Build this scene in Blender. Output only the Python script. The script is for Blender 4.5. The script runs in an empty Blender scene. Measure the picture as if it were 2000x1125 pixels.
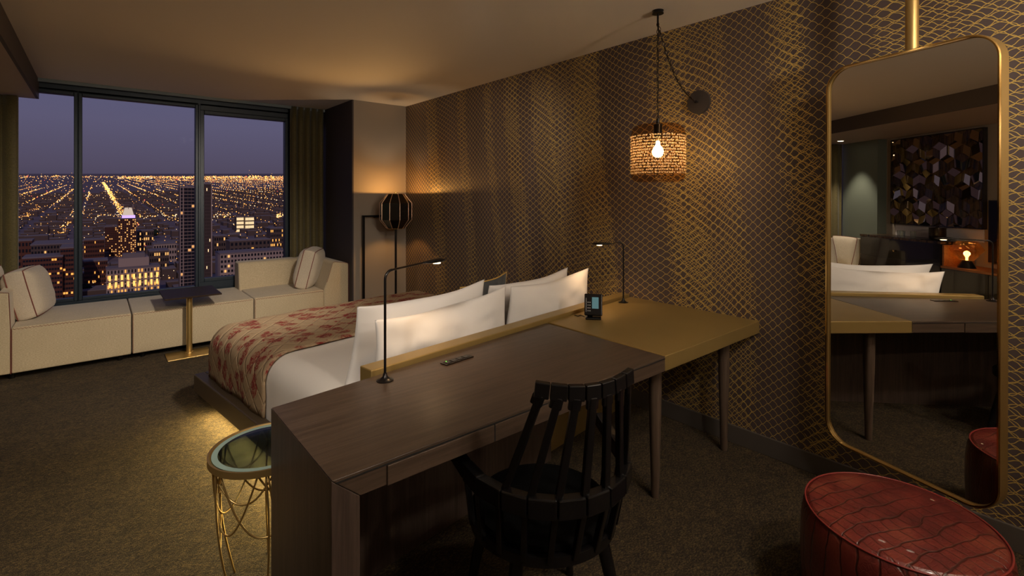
import bpy, bmesh, math, random
from mathutils import Vector, Matrix, noise
random.seed(7)
PI = math.pi
SC = bpy.context.scene
COL = SC.collection
YAW = math.radians(40.2)
EYE = 1.466
CEIL = 2.565

# ---------------------------------------------------------------- camera
cam = bpy.data.cameras.new('camera')
cam.lens = 17.28; cam.sensor_width = 36; cam.shift_y = -0.08975; cam.clip_start = .02; cam.clip_end = 40000
co = bpy.data.objects.new('camera', cam); COL.objects.link(co)
co.location = (0, 0, EYE); co.rotation_euler = (PI / 2, 0, -YAW)
SC.camera = co
vs = SC.view_settings
SC.display_settings.display_device = 'sRGB'
vs.view_transform = 'Standard'; vs.look = 'None'; vs.gamma = 1; vs.use_curve_mapping = False
vs.exposure = 0.0
try:
    SC.cycles.use_denoising = True
    SC.cycles.max_bounces = 7; SC.cycles.transparent_max_bounces = 16
    SC.cycles.glossy_bounces = 4; SC.cycles.diffuse_bounces = 3
    SC.cycles.sample_clamp_indirect = 3
    SC.cycles.caustics_reflective = False; SC.cycles.caustics_refractive = False
except Exception: pass

# ---------------------------------------------------------------- sky (dusk)
W = bpy.data.worlds.new('dusk'); SC.world = W; W.use_nodes = True
nt = W.node_tree; nt.nodes.clear()
wo = nt.nodes.new('ShaderNodeOutputWorld'); bg = nt.nodes.new('ShaderNodeBackground')
tc = nt.nodes.new('ShaderNodeTexCoord'); sp = nt.nodes.new('ShaderNodeSeparateXYZ'); cr = nt.nodes.new('ShaderNodeValToRGB')
nt.links.new(tc.outputs['Generated'], sp.inputs[0]); nt.links.new(sp.outputs[2], cr.inputs[0])
cr.color_ramp.elements[0].position = 0.0; cr.color_ramp.elements[0].color = (.050, .042, .075, 1)
cr.color_ramp.elements[1].position = 1.0; cr.color_ramp.elements[1].color = (.020, .026, .075, 1)
for p_, c_ in ((.045, (.088, .072, .115)), (.12, (.112, .100, .168)), (.24, (.100, .105, .200)), (.5, (.055, .065, .15))):
    e_ = cr.color_ramp.elements.new(p_); e_.color = (*c_, 1)
nt.links.new(cr.outputs[0], bg.inputs[0]); bg.inputs[1].default_value = 1.0; nt.links.new(bg.outputs[0], wo.inputs[0])

def light(name, typ, loc, energy, color, size=.05, rot=(0, 0, 0), spot=None, blend=.6, sy=None):
    l = bpy.data.lights.new(name, typ); l.energy = energy; l.color = color
    if typ == 'AREA':
        l.size = size
        if sy: l.shape = 'RECTANGLE'; l.size_y = sy
    else: l.shadow_soft_size = size
    if typ == 'SPOT': l.spot_size = math.radians(spot); l.spot_blend = blend
    o = bpy.data.objects.new(name, l); COL.objects.link(o); o.location = loc; o.rotation_euler = rot
    return o
def aim(o, target):
    d = Vector(target) - o.location; o.rotation_euler = d.to_track_quat('-Z', 'Y').to_euler()
WARM = (1, .62, .30); NEUT = (1, .87, .72); AMB = (1, .48, .12)
# added ceiling fill spots (invented fixtures are built further down at the same spots)
DOWN = [((1.15, -.75, CEIL), 85, (1.3, 2.6, .5), 95), ((-.25, .55, CEIL), 170, (.75, 3.2, .3), 62),
        ((1.30, 1.9, CEIL), 430, (.35, 5.7, .45), 58), ((1.9, -.3, CEIL), 40, (2.35, 1.5, .5), 100),
        ((1.50, 2.1, CEIL), 60, (2.9, 3.7, 1.6), 62)]
for i, (l_, e_, t_, s_) in enumerate(DOWN):
    o_ = light('ceiling_fill', 'SPOT', (l_[0], l_[1], l_[2] - .03), e_, NEUT, .09, spot=s_, blend=.9); aim(o_, t_)
# added fill lights: invented uplighter behind the camera, sun lamp on city facades
light('entry_fill', 'POINT', (1.7, -1.4, 1.93), 135, (1, .84, .66), .10)
o_ = light('facade_fill', 'SUN', (0, -50, 60), .55, (1, .72, .58), .1, rot=(math.radians(62), 0, math.radians(-12)))
# soffit downlights
SOFF = [(-1.14, 5.92), (-.95, 2.6), (-.95, 1.2)]
for i, (x_, y_) in enumerate(SOFF):
    o_ = light('soffit_spot', 'SPOT', (x_, y_, 2.36), (75, 16, 12)[i], (1, .86, .68), .03, spot=(62, 90, 90)[i], blend=.7)
    if i == 0: aim(o_, (-1.42, 6.0, .4))

# ---------------------------------------------------------------- materials
class N:
    """tiny node-graph helper"""
    def __init__(s, name):
        s.m = bpy.data.materials.new(name); s.m.use_nodes = True; s.t = s.m.node_tree; s.t.nodes.clear()
        s.out = s.t.nodes.new('ShaderNodeOutputMaterial')
    def n(s, typ, ins=None, **kw):
        x = s.t.nodes.new(typ)
        for k, v in kw.items(): setattr(x, k, v)
        for k, v in (ins or {}).items():
            if isinstance(v, bpy.types.NodeSocket): s.t.links.new(v, x.inputs[k])
            else: x.inputs[k].default_value = v
        return x
    def math(s, op, a, b=0., c=None):
        d = {0: a, 1: b}
        if c is not None: d[2] = c
        return s.n('ShaderNodeMath', d, operation=op).outputs[0]
    def pos(s, scale=(1, 1, 1), obj=True, rot=(0, 0, 0)):
        c = s.n('ShaderNodeTexCoord').outputs['Object'] if obj else s.n('ShaderNodeNewGeometry').outputs['Position']
        return s.n('ShaderNodeMapping', {'Vector': c, 'Scale': scale, 'Rotation': rot}).outputs[0]
    def noise(s, vec, scale, detail=3, rough=.5, dist=0.):
        return s.n('ShaderNodeTexNoise', {'Vector': vec, 'Scale': scale, 'Detail': detail, 'Roughness': rough, 'Distortion': dist}).outputs['Fac']
    def ramp(s, f, stops):
        r = s.n('ShaderNodeValToRGB', {0: f}); e = r.color_ramp.elements
        e[0].position, e[0].color = stops[0][0], (*stops[0][1], 1); e[1].position, e[1].color = stops[-1][0], (*stops[-1][1], 1)
        for p, c in stops[1:-1]: q = e.new(p); q.color = (*c, 1)
        return r.outputs[0]
    def smooth(s, f, a, b, lo=0., hi=1.):
        return s.n('ShaderNodeMapRange', {0: f, 1: a, 2: b, 3: lo, 4: hi}, interpolation_type='SMOOTHSTEP').outputs[0]
    def mix(s, f, a, b):
        x = s.n('ShaderNodeMix', data_type='RGBA')
        for k, v in ((0, f), (6, a), (7, b)):
            if isinstance(v, bpy.types.NodeSocket): s.t.links.new(v, x.inputs[k])
            else: x.inputs[k].default_value = (*v, 1) if isinstance(v, tuple) else v
        return x.outputs[2]
    def bump(s, h, strength=.3, dist=.01):
        return s.n('ShaderNodeBump', {'Height': h, 'Strength': strength, 'Distance': dist}).outputs[0]
    def pbr(s, color, rough=.5, metal=0., normal=None, **kw):
        d = {'Base Color': (*color, 1) if isinstance(color, tuple) else color, 'Roughness': rough, 'Metallic': metal}
        if normal is not None: d['Normal'] = normal
        for k, v in kw.items(): d[k.replace('_', ' ')] = v
        b = s.n('ShaderNodeBsdfPrincipled', d); s.t.links.new(b.outputs[0], s.out.inputs[0]); return s.m

def simple(name, c, rough=.5, metal=0., bump=0., bscale=200, var=.0, **kw):
    n = N(name); p = n.pos(); col = c
    if var:
        f = n.noise(p, 6, 4); col = n.mix(f, tuple(x * (1 - var) for x in c), tuple(min(1, x * (1 + var)) for x in c))
    nm = n.bump(n.noise(p, bscale, 3), bump, .004) if bump else None
    return n.pbr(col, rough, metal, nm, **kw)
def emit(name, c, s, sample=True):
    n = N(name); e = n.n('ShaderNodeEmission', {0: (*c, 1), 1: s}); n.t.links.new(e.outputs[0], n.out.inputs[0])
    if not sample: n.m.cycles.emission_sampling = 'NONE'
    return n.m
def wood(name, a, b, rough=.35, axis=0, scale=1., bump=.25):
    n = N(name); st = [(1.2, 26, 26), (26, 1.2, 26), (26, 26, 1.2)][axis]
    p = n.pos(tuple(v * scale for v in st)); f = n.noise(p, 2.2, 6, .62, .6)
    g = n.noise(n.pos(tuple(v * scale * 3 for v in st)), 5, 3, .6)
    c = n.mix(n.smooth(f, .3, .7), a, b); c = n.mix(n.smooth(g, .55, .75, 0, .45), c, tuple(x * .45 for x in a))
    return n.pbr(c, rough, 0, n.bump(g, bump, .0015))
def fabric(name, a, b, thread=900, rough=.9, bump=.5):
    n = N(name)
    h = n.noise(n.pos((1, .12, 1)), thread, 2); v = n.noise(n.pos((.12, 1, .5)), thread, 2)
    w = n.math('MULTIPLY', n.math('ADD', h, v), .5); big = n.noise(n.pos(), 5, 3)
    c = n.mix(n.smooth(w, .35, .65), a, b); c = n.mix(n.smooth(big, .3, .8, 0, .25), c, a)
    return n.pbr(c, rough, 0, n.bump(w, bump, .002), Sheen_Weight=.2)

# net patterned wallpaper
def wallpaper():
    n = N('net_wallpaper'); g = n.n('ShaderNodeNewGeometry').outputs['Position']; s = n.n('ShaderNodeSeparateXYZ', {0: g})
    Y, Z = s.outputs[1], s.outputs[2]
    lf = n.noise(n.n('ShaderNodeMapping', {'Vector': g, 'Scale': (0, 1.6, .5)}).outputs[0], 1.0, 2)
    wob = n.math('MULTIPLY', n.math('SUBTRACT', n.noise(g, 4, 2), .5), .03)
    def sn(v, k, ph=0.): return n.math('SINE', n.math('ADD', n.math('MULTIPLY', v, k), ph))
    def net(w, h, warp, wf, ph, slope):
        yw = n.math('ADD', n.math('ADD', Y, n.math('MULTIPLY', sn(Y, wf, ph), warp)), wob)
        zz = n.math('ADD', n.math('ADD', Z, n.math('MULTIPLY', Y, slope)), n.math('MULTIPLY', sn(Y, 2.3, ph * 2), .03))
        a = n.math('MULTIPLY', yw, 1 / w); b = n.math('MULTIPLY', zz, 1 / h)
        d1 = n.math('ADD', a, b); d2 = n.math('SUBTRACT', a, b)
        s1 = n.math('ADD', d1, n.math('MULTIPLY', sn(d2, 2 * PI), .045)); s2 = n.math('ADD', d2, n.math('MULTIPLY', sn(d1, 2 * PI, 1.), .045))
        r = []
        for q in (s1, s2):
            f = n.math('ABSOLUTE', n.math('SUBTRACT', n.math('FRACT', q), .5)); r.append(n.smooth(f, .018, .048, 1., 0.))
        return n.math('MAXIMUM', r[0], r[1])
    A = net(.066, .050, .045, 4.6, .8, .05)
    B = net(.088, .046, .05, 3.1, 2.1, -.12)
    Cn = net(.060, .056, .03, 6.0, 4.4, .22)
    edge = n.math('ADD', Y, n.math('MULTIPLY', sn(Z, 2 * PI / .09), .018))
    e2 = n.math('ADD', edge, n.math('MULTIPLY', sn(Z, 1.7, .6), .10))
    def band(c, wd): return n.smooth(n.math('ABSOLUTE', n.math('SUBTRACT', e2, c)), wd, wd + .012, 1., 0.)
    mB = None
    for c, wd in ((.30, .30), (.98, .05), (1.72, .12), (2.6, .26), (3.35, .09), (4.15, .07), (4.75, .10)):
        q = band(c, wd); mB = q if mB is None else n.math('MAXIMUM', mB, q)
    mC = None
    for c, wd in ((1.0, .09), (1.62, .26), (2.45, .12), (2.95, .12), (3.7, .05)):
        q = band(c, wd); mC = q if mC is None else n.math('MAXIMUM', mC, q)
    L = n.math('MAXIMUM', A, n.math('MAXIMUM', n.math('MULTIPLY', B, mB), n.math('MULTIPLY', Cn, mC)))
    base = n.ramp(lf, [(.3, (.075, .050, .046)), (.5, (.098, .072, .072)), (.7, (.066, .048, .050))])
    c = n.mix(L, base, (.72, .50, .13))
    met = n.math('MULTIPLY', L, .2)
    return n.pbr(c, n.smooth(L, 0, 1, .5, .42), met, n.bump(n.math('ADD', L, n.math('MULTIPLY', n.noise(g, 300, 2), .15)), .25, .002))

def carpet():
    n = N('woven_carpet'); p = n.pos(obj=False)
    d = n.noise(p, 9, 5, .65, .8); f = n.noise(n.n('ShaderNodeMapping', {'Vector': p, 'Scale': (1, 2.4, 1), 'Rotation': (0, 0, .6)}).outputs[0], 75, 4, .7, .5)
    t = n.noise(n.n('ShaderNodeMapping', {'Vector': p, 'Scale': (1, .35, 1), 'Rotation': (0, 0, .25)}).outputs[0], 330, 2, .6)
    f2 = n.noise(n.n('ShaderNodeMapping', {'Vector': p, 'Scale': (1, 1.8, 1), 'Rotation': (0, 0, .6)}).outputs[0], 26, 3, .7, 1.)
    k = n.math('ADD', n.math('ADD', n.math('MULTIPLY', f, .5), n.math('MULTIPLY', f2, .2)), n.math('MULTIPLY', t, .3))
    c = n.ramp(n.math('ADD', n.math('MULTIPLY', k, .9), n.math('MULTIPLY', d, .1)), [(.40, (.007, .004, .0025)), (.5, (.052, .034, .016)), (.62, (.22, .150, .058))])
    return n.pbr(c, .95, 0, n.bump(n.math('ADD', k, n.math('MULTIPLY', d, .6)), .9, .02))

def leather_croc():
    n = N('red_croc_leather')
    p = n.pos(rot=(0, 0, .35))
    nz = n.n('ShaderNodeTexNoise', {'Vector': p, 'Scale': 7., 'Detail': 2}).outputs['Color']
    nz = n.n('ShaderNodeVectorMath', {0: nz, 1: (.5, .5, .5)}, operation='SUBTRACT').outputs[0]
    wv = n.n('ShaderNodeVectorMath', {0: p, 1: n.n('ShaderNodeVectorMath', {0: nz, 'Scale': .07}, operation='SCALE').outputs[0]}, operation='ADD').outputs[0]
    br = n.n('ShaderNodeTexBrick', {'Vector': wv, 'Color1': (1, 1, 1, 1), 'Color2': (1, 1, 1, 1), 'Mortar': (0, 0, 0, 1), 'Scale': 1., 'Mortar Size': .0034, 'Mortar Smooth': .9, 'Brick Width': .036, 'Row Height': .052}, offset=.5).outputs['Fac']
    rw = n.math('PINGPONG', n.n('ShaderNodeSeparateXYZ', {0: wv}).outputs[1], .026)
    row = n.smooth(rw, .001, .0042, 1., 0.)
    v2 = n.n('ShaderNodeTexVoronoi', {'Vector': n.n('ShaderNodeVectorMath', {0: wv, 1: (40, 90, 60)}, operation='MULTIPLY').outputs[0], 'Scale': 1.}, feature='DISTANCE_TO_EDGE').outputs['Distance']
    lines = n.math('SUBTRACT', 1., n.math('MAXIMUM', n.math('MULTIPLY', br, .8), row)); fine = n.smooth(v2, .0, .12)
    m = n.noise(n.pos((1, 1, .5)), 7, 5, .6)
    fl = n.n('ShaderNodeSeparateXYZ', {0: n.pos()}).outputs[0]
    msk = n.smooth(n.math('ADD', fl, n.math('MULTIPLY', m, .1)), .12, .2, 1., .35)
    c = n.ramp(m, [(.3, (.07, .009, .010)), (.5, (.145, .020, .016)), (.72, (.24, .052, .03))])
    dark = n.math('MULTIPLY', n.math('SUBTRACT', 1, lines), msk)
    c = n.mix(n.math('MULTIPLY', dark, .85), c, (.03, .008, .006))
    h = n.math('SUBTRACT', n.math('ADD', n.math('MULTIPLY', fine, .12), n.math('MULTIPLY', n.noise(n.pos(), 60, 3), .2)), dark)
    return n.pbr(c, .30, 0, n.bump(h, .45, .006), Coat_Weight=.25)

def toile():
    n = N('toile_quilt'); p0 = n.pos(); s0 = n.n('ShaderNodeSeparateXYZ', {0: p0})
    p = n.n('ShaderNodeCombineXYZ', {0: n.math('ADD', s0.outputs[0], s0.outputs[2]), 1: s0.outputs[1]}).outputs[0]
    cell = n.n('ShaderNodeTexVoronoi', {'Vector': n.n('ShaderNodeMapping', {'Vector': p, 'Scale': (6.5, 10., 5.2)}).outputs[0], 'Scale': 1.0, 'Randomness': .75}).outputs['Distance']
    brk = n.noise(n.n('ShaderNodeMapping', {'Vector': p, 'Scale': (1, 1.3, 1)}).outputs[0], 11, 3, .6, .8)
    blob = n.smooth(n.math('ADD', cell, n.math('MULTIPLY', brk, 1.15)), .96, 1.06, 1., 0.)
    det = n.smooth(n.noise(p, 42, 4, .75, 1.2), .40, .56)
    ink = n.math('MULTIPLY', blob, n.math('ADD', n.math('MULTIPLY', det, .8), .25))
    thin = n.smooth(n.math('ABSOLUTE', n.math('SUBTRACT', n.noise(p, 7, 5, .6, 1.5), .5)), .004, .012, .5, 0.)
    ink = n.math('MAXIMUM', ink, n.math('MULTIPLY', thin, n.smooth(cell, .45, .6, 1., 0.)))
    c = n.mix(ink, (.38, .27, .16), (.20, .010, .010))
    s = n.n('ShaderNodeSeparateXYZ', {0: p0})
    u = n.math('ADD', s.outputs[0], n.math('MULTIPLY', s.outputs[2], -1.))
    q = []
    for sg in (1, -1):
        f = n.math('PINGPONG', n.math('ADD', u, n.math('MULTIPLY', s.outputs[1], sg)), .06); q.append(n.smooth(f, 0, .014))
    return n.pbr(c, .8, 0, n.bump(n.math('MULTIPLY', q[0], q[1]), .55, .008))

def glassy(name, tint, refl=.06, opac=.0, ocol=(1, 1, 1), rough=.02, kf=.5):
    n = N(name); t = n.n('ShaderNodeBsdfTransparent', {0: (*tint, 1)}); g = n.n('ShaderNodeBsdfGlossy', {0: (1, 1, 1, 1), 'Roughness': rough})
    fr = n.n('ShaderNodeLayerWeight', {0: .35}).outputs['Fresnel']
    f = n.math('MULTIPLY_ADD', fr, kf, refl)
    m = n.n('ShaderNodeMixShader', {0: f, 1: t.outputs[0], 2: g.outputs[0]})
    last = m
    if opac:
        d = n.n('ShaderNodeBsdfTranslucent', {0: (*ocol, 1)}); last = n.n('ShaderNodeMixShader', {0: opac, 1: m.outputs[0], 2: d.outputs[0]})
    n.t.links.new(last.outputs[0], n.out.inputs[0]); return n.m

M = dict(
    wallpaper=wallpaper(), carpet=carpet(), croc=leather_croc(), toile=toile(),
    ceiling=simple('ceiling_paint', (.80, .73, .64), .75, bump=.08),
    plaster=simple('taupe_plaster', (.30, .25, .20), .6, bump=.08),
    plum=simple('plum_wall', (.045, .036, .040), .7, bump=.15),
    green=simple('green_panel', (.13, .15, .12), .6),
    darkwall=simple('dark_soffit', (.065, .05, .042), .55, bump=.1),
    skirt=simple('skirting_grey', (.10, .085, .075), .5),
    frame=simple('window_metal', (.011, .022, .036), .4, .2),
    trimblue=simple('blue_grey_trim', (.16, .20, .22), .5),
    pane=glassy('window_glass', (.97, .98, 1.0), .0, rough=0., kf=.002),
    curtain=fabric('olive_curtain', (.065, .052, .016), (.14, .11, .035), 300, .7),
    sofa=fabric('sofa_linen', (.42, .33, .20), (.68, .57, .39), 700, .85),
    cushion=fabric('cushion_linen', (.46, .38, .28), (.72, .63, .50), 700, .85),
    stitch=simple('russet_thread', (.20, .055, .04), .8),
    white=simple('white_cotton', (.88, .84, .79), .75, bump=.12, bscale=30),
    white2=simple('white_percale', (.78, .75, .73), .7, bump=.15, bscale=14),
    greyfab=simple('charcoal_velvet', (.045, .05, .055), .7, Sheen_Weight=.4, bump=.3, bscale=60),
    pipe=simple('gold_piping', (.65, .42, .12), .45, .3),
    bedframe=simple('brown_leather', (.085, .060, .035), .42, bump=.2, bscale=250),
    gold=simple('gold_leather', (.36, .245, .085), .40, .55, bump=.15, bscale=400, var=.08),
    deskt=wood('desk_oak', (.050, .033, .023), (.088, .058, .040), .36, 0),
    desky=wood('desk_oak_side', (.045, .030, .024), (.085, .058, .045), .4, 2),
    legw=wood('leg_oak', (.07, .045, .032), (.13, .09, .065), .4, 2),
    black=simple('black_metal', (.015, .013, .013), .3, .6),
    bronze=simple('dark_bronze', (.045, .030, .020), .3, .8),
    plastic=simple('black_polycarbonate', (.006, .0055, .006), .25, 0.),
    velvet=simple('black_velvet', (.004, .004, .004), 1., Specular_IOR_Level=.05),
    brass=simple('brushed_brass', (.66, .46, .18), .38, .9, bump=.05),
    brassp=simple('polished_brass', (.70, .45, .16), .10, 1.),
    smoke=simple('dark_bronze_glass', (.006, .004, .003), .10, .0),
    copper=simple('pale_copper', (.95, .62, .40), .35, .8),
    mirror=simple('silvered_glass', (.88, .86, .82), .0, 1.),
    mirrorb=simple('bronze_mirror', (.62, .45, .27), .03, 1.),
    ebony=wood('ebony_veneer', (.012, .007, .005), (.10, .055, .025), .25, 2, .6),
    lacquer=simple('black_lacquer', (.014, .011, .010), .12, 0, Coat_Weight=.6),
    nook=wood('orange_walnut', (.22, .075, .02), (.38, .14, .04), .4, 1),
    glass=glassy('clear_glass', (.93, .96, .95), .07),
    tint=glassy('table_glass', (.50, .60, .62), .10, rough=.05),
    amber=glassy('amber_glass', (1., .62, .28), .10, .10, (1, .5, .15)),
    shade=glassy('lamp_jar_glass', (.84, .68, .50), .0, .0, (.9, .6, .35), rough=.25, kf=.06),
    screen=simple('tv_screen', (.004, .004, .005), .08, 0),
    lcd=emit('phone_display', (.16, .30, .30), .55),
    bulb=emit('lamp_filament', (1, .72, .38), 60, False),
    led=emit('reading_led', (1, .70, .36), 14, False),
    ledstrip=emit('led_strip', (1, .78, .40), 1.4, False),
    spot=emit('downlight_lens', (1, .86, .65), 12, False),
    gled=emit('green_led', (.2, 1, .1), 2.5, False),
    grey=simple('label_grey', (.25, .24, .23), .5),
    seam=simple('dark_gap', (.008, .006, .005), .9),
)
def letters_mat():
    n = N('frosted_lettering'); a = n.n('ShaderNodeBsdfTranslucent', {0: (1, .78, .52, 1)}); b = n.n('ShaderNodeBsdfDiffuse', {0: (.75, .55, .38, 1)})
    m = n.n('ShaderNodeMixShader', {0: .25, 1: a.outputs[0], 2: b.outputs[0]}); n.t.links.new(m.outputs[0], n.out.inputs[0]); return n.m
M['letters'] = letters_mat()

# ---------------------------------------------------------------- mesh helpers
def tag(o, label=None, cat=None, group=None, kind=None):
    for k, v in (('label', label), ('category', cat), ('group', group), ('kind', kind)):
        if v: o[k] = v
    return o
def empty(name, loc=(0, 0, 0), rz=0., **kw):
    o = bpy.data.objects.new(name, None); COL.objects.link(o); o.location = loc; o.rotation_euler = (0, 0, rz); o.empty_display_size = .1
    return tag(o, **kw)
class B:
    def __init__(s): s.bm = bmesh.new()
    def box(s, x0, x1, y0, y1, z0, z1, bev=0., seg=2, mi=0, mat=None):
        r = bmesh.ops.create_cube(s.bm, size=1.)
        vs_ = r['verts']
        for v in vs_: v.co = Vector(((x0 + x1) / 2 + v.co.x * (x1 - x0), (y0 + y1) / 2 + v.co.y * (y1 - y0), (z0 + z1) / 2 + v.co.z * (z1 - z0)))
        fs = list({f for v in vs_ for f in v.link_faces})
        for f in fs: f.material_index = mi
        if bev:
            es = list({e for v in vs_ for e in v.link_edges})
            rr = bmesh.ops.bevel(s.bm, geom=es, offset=bev, segments=seg, affect='EDGES', profile=.5)
            vs_ = list({v for f in rr['faces'] for v in f.verts} | {v for v in vs_ if v.is_valid})
        if mat is not None:
            for v in vs_: v.co = mat @ v.co
        return s
    def bar(s, p, q, w, t, up=(0, 0, 1), bev=0., mi=0):
        p, q = Vector(p), Vector(q); d = q - p; L = d.length; d.normalize(); u = Vector(up)
        a = d.cross(u)
        if a.length < 1e-4: a = d.cross(Vector((1, 0, 0)))
        a.normalize(); b = a.cross(d).normalized()
        m = Matrix(((a.x, b.x, d.x, p.x), (a.y, b.y, d.y, p.y), (a.z, b.z, d.z, p.z), (0, 0, 0, 1)))
        return s.box(-w / 2, w / 2, -t / 2, t / 2, 0, L, bev, 2, mi, m)
    def tube(s, pts, r, n=8, closed=False, cap=True):
        pts = [Vector(p) for p in pts]; k = len(pts); rings = []; ref = None
        for i, p in enumerate(pts):
            if closed: d = pts[(i + 1) % k] - pts[i - 1]
            else: d = pts[min(i + 1, k - 1)] - pts[max(i - 1, 0)]
            d.normalize()
            if ref is None: ref = d.orthogonal().normalized()
            ref = (ref - d * ref.dot(d));  ref = ref.normalized() if ref.length > 1e-6 else d.orthogonal().normalized()
            b = d.cross(ref); rr = r[i] if isinstance(r, (list, tuple)) else r
            rings.append([s.bm.verts.new(p + (ref * math.cos(2 * PI * j / n) + b * math.sin(2 * PI * j / n)) * rr) for j in range(n)])
        m = k if closed else k - 1
        for i in range(m):
            A, C = rings[i], rings[(i + 1) % k]
            for j in range(n): s.bm.faces.new((A[j], A[(j + 1) % n], C[(j + 1) % n], C[j]))
        if cap and not closed: s.bm.faces.new(rings[0][::-1]); s.bm.faces.new(rings[-1])
        return s
    def lathe(s, prof, n=32, c=(0, 0, 0), cap0=True, cap1=True, ang=2 * PI):
        rings = []
        for r, z in prof: rings.append([s.bm.verts.new((c[0] + r * math.cos(2 * PI * j / n), c[1] + r * math.sin(2 * PI * j / n), c[2] + z)) for j in range(n)])
        for A, C in zip(rings, rings[1:]):
            for j in range(n): s.bm.faces.new((A[j], A[(j + 1) % n], C[(j + 1) % n], C[j]))
        if cap0: s.bm.faces.new(rings[0][::-1])
        if cap1: s.bm.faces.new(rings[-1])
        return s
    def prism(s, poly, z0, z1, mi=0):
        a = [s.bm.verts.new((x, y, z0)) for x, y in poly]; b = [s.bm.verts.new((x, y, z1)) for x, y in poly]; k = len(poly)
        fs = [s.bm.faces.new(a[::-1]), s.bm.faces.new(b)] + [s.bm.faces.new((a[i], a[(i + 1) % k], b[(i + 1) % k], b[i])) for i in range(k)]
        for f in fs: f.material_index = mi
        return s
    def grid(s, f, nu, nv, cu=False, cv=False):
        g = [[s.bm.verts.new(f(i / nu, j / nv)) for j in range(nv + (0 if cv else 1))] for i in range(nu + (0 if cu else 1))]
        for i in range(nu):
            for j in range(nv):
                a, b = g[i], g[(i + 1) % len(g)]; s.bm.faces.new((a[j], b[j], b[(j + 1) % len(b)], a[(j + 1) % len(a)]))
        return s
    def xf(s, m): bmesh.ops.transform(s.bm, matrix=m, verts=s.bm.verts); return s
    def obj(s, name, mat, parent=None, smooth=None, bevel=0., seg=2, loc=None, fixn=True, **kw):
        if fixn: bmesh.ops.recalc_face_normals(s.bm, faces=s.bm.faces)
        me = bpy.data.meshes.new(name); s.bm.to_mesh(me); s.bm.free()
        for x in (mat if isinstance(mat, (list, tuple)) else [mat]): me.materials.append(M[x] if isinstance(x, str) else x)
        o = bpy.data.objects.new(name, me); COL.objects.link(o)
        if parent: o.parent = parent
        if loc: o.location = loc
        if smooth:
            me.polygons.foreach_set('use_smooth', [True] * len(me.polygons))
            if smooth != True:
                try: me.set_sharp_from_angle(angle=math.radians(smooth))
                except Exception: pass
        if bevel:
            b = o.modifiers.new('b', 'BEVEL'); b.width = bevel; b.segments = seg; b.limit_method = 'ANGLE'
        return tag(o, **kw)
def put(name, me, parent, loc, rot=(0, 0, 0), scale=None):
    o = bpy.data.objects.new(name, me); COL.objects.link(o); o.parent = parent; o.location = loc; o.rotation_euler = rot
    if scale: o.scale = scale
    return o

# ================================================================ SETTING
S_ = dict(kind='structure')
WX, LX, WY, AY, BY = 2.9, -1.65, 6.45, 5.45, -2.6
B().box(LX - .2, WX + .2, BY - .2, WY + .12, -.12, 0).obj('floor', 'carpet', **S_)
B().box(LX - .2, WX + .2, BY - .2, WY, CEIL, CEIL + .12).obj('ceiling', 'ceiling', **S_)
B().box(WX, WX + .15, BY, AY, 0, CEIL).obj('wall_right', 'wallpaper', **S_)
B().box(LX - .15, LX, BY, WY + .12, 0, CEIL).obj('wall_left', 'plaster', **S_)
B().box(LX - .15, WX + .15, BY - .15, BY, 0, CEIL).obj('wall_back', 'plaster', **S_)
wb = B(); wb.box(2.24, WX + .15, AY, WY + .12, 0, CEIL); wb.obj('wall_alcove', 'plaster', **S_)
B().box(2.222, 2.24, AY, WY, 0, CEIL).obj('wall_pier', 'plum', **S_)
B().box(LX, 2.222, WY, WY + .12, 0, .43).obj('wall_window', 'plum', **S_)
B().box(LX, 2.222, WY - .02, WY, .40, .44, .004).obj('trim_1', 'frame', **S_)
B().box(-.417, 2.222, WY - .13, WY - .105, CEIL - .032, CEIL).obj('trim_2', 'trimblue', **S_)
B().box(WX - .014, WX, BY, AY, 0, .105, .003).obj('baseboard_right', 'skirt', **S_)
B().box(2.24, WX - .014, AY - .014, AY, 0, .105, .003).obj('baseboard_alcove', 'skirt', **S_)
# soffit along the left side: dark fascia, lighter underside
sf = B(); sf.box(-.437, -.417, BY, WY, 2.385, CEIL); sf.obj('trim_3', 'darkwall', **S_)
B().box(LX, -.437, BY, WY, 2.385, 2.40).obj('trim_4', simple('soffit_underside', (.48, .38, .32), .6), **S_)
# green wall panel and its pale return (seen in the mirror)
B().box(LX, -1.505, 5.63, WY - .1, 0, 2.384).obj('wall_panel', 'green', **S_)
# windows
def window(name, x0, x1, z0, z1, fr):
    e = B(); y0, y1 = WY - .03, WY + .06
    e.box(x0 - fr, x0, y0, y1, z0 - fr, z1 + fr).box(x1, x1 + fr, y0, y1, z0 - fr, z1 + fr)
    e.box(x0 - fr, x1 + fr, y0, y1, z1 + fr, 2.5); e.box(x0, x1, y0, y1, z1, z1 + fr).box(x0, x1, y0, y1, z0 - fr, z0)
    w = e.obj(name, 'frame', bevel=.004, **S_)
    B().box(x0, x1, WY + .02, WY + .026, z0, z1).obj('pane', 'pane', w)
    return w
window('window_1', LX + .02, -1.02, .47, 2.45, .03)
window('window_2', -.95, -.170, .47, 2.45, .03)
window('window_3', -.108, .836, .47, 2.45, .028)
window('window_4', .92, 1.772, .545, 2.385, .04)
window('window_5', 1.87, 2.19, .545, 2.385, .03)
B().box(LX, 2.222, WY - .03, WY + .10, 2.48, CEIL).obj('trim_5', 'frame', **S_)
for i, (a, b, z0, z1) in enumerate(((-.99, -.98, .44, 2.48), (-.139, -.137, .44, 2.48), (.865, .879, .44, 2.48), (1.813, 1.839, .44, 2.48))):
    B().box(a, b, WY - .045, WY + .06, z0, z1).obj('trim_%d' % (6 + i), 'frame', **S_)
B().box(.88, 2.21, WY - .03, WY + .06, .43, .505).obj('trim_10', 'frame', **S_)

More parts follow.
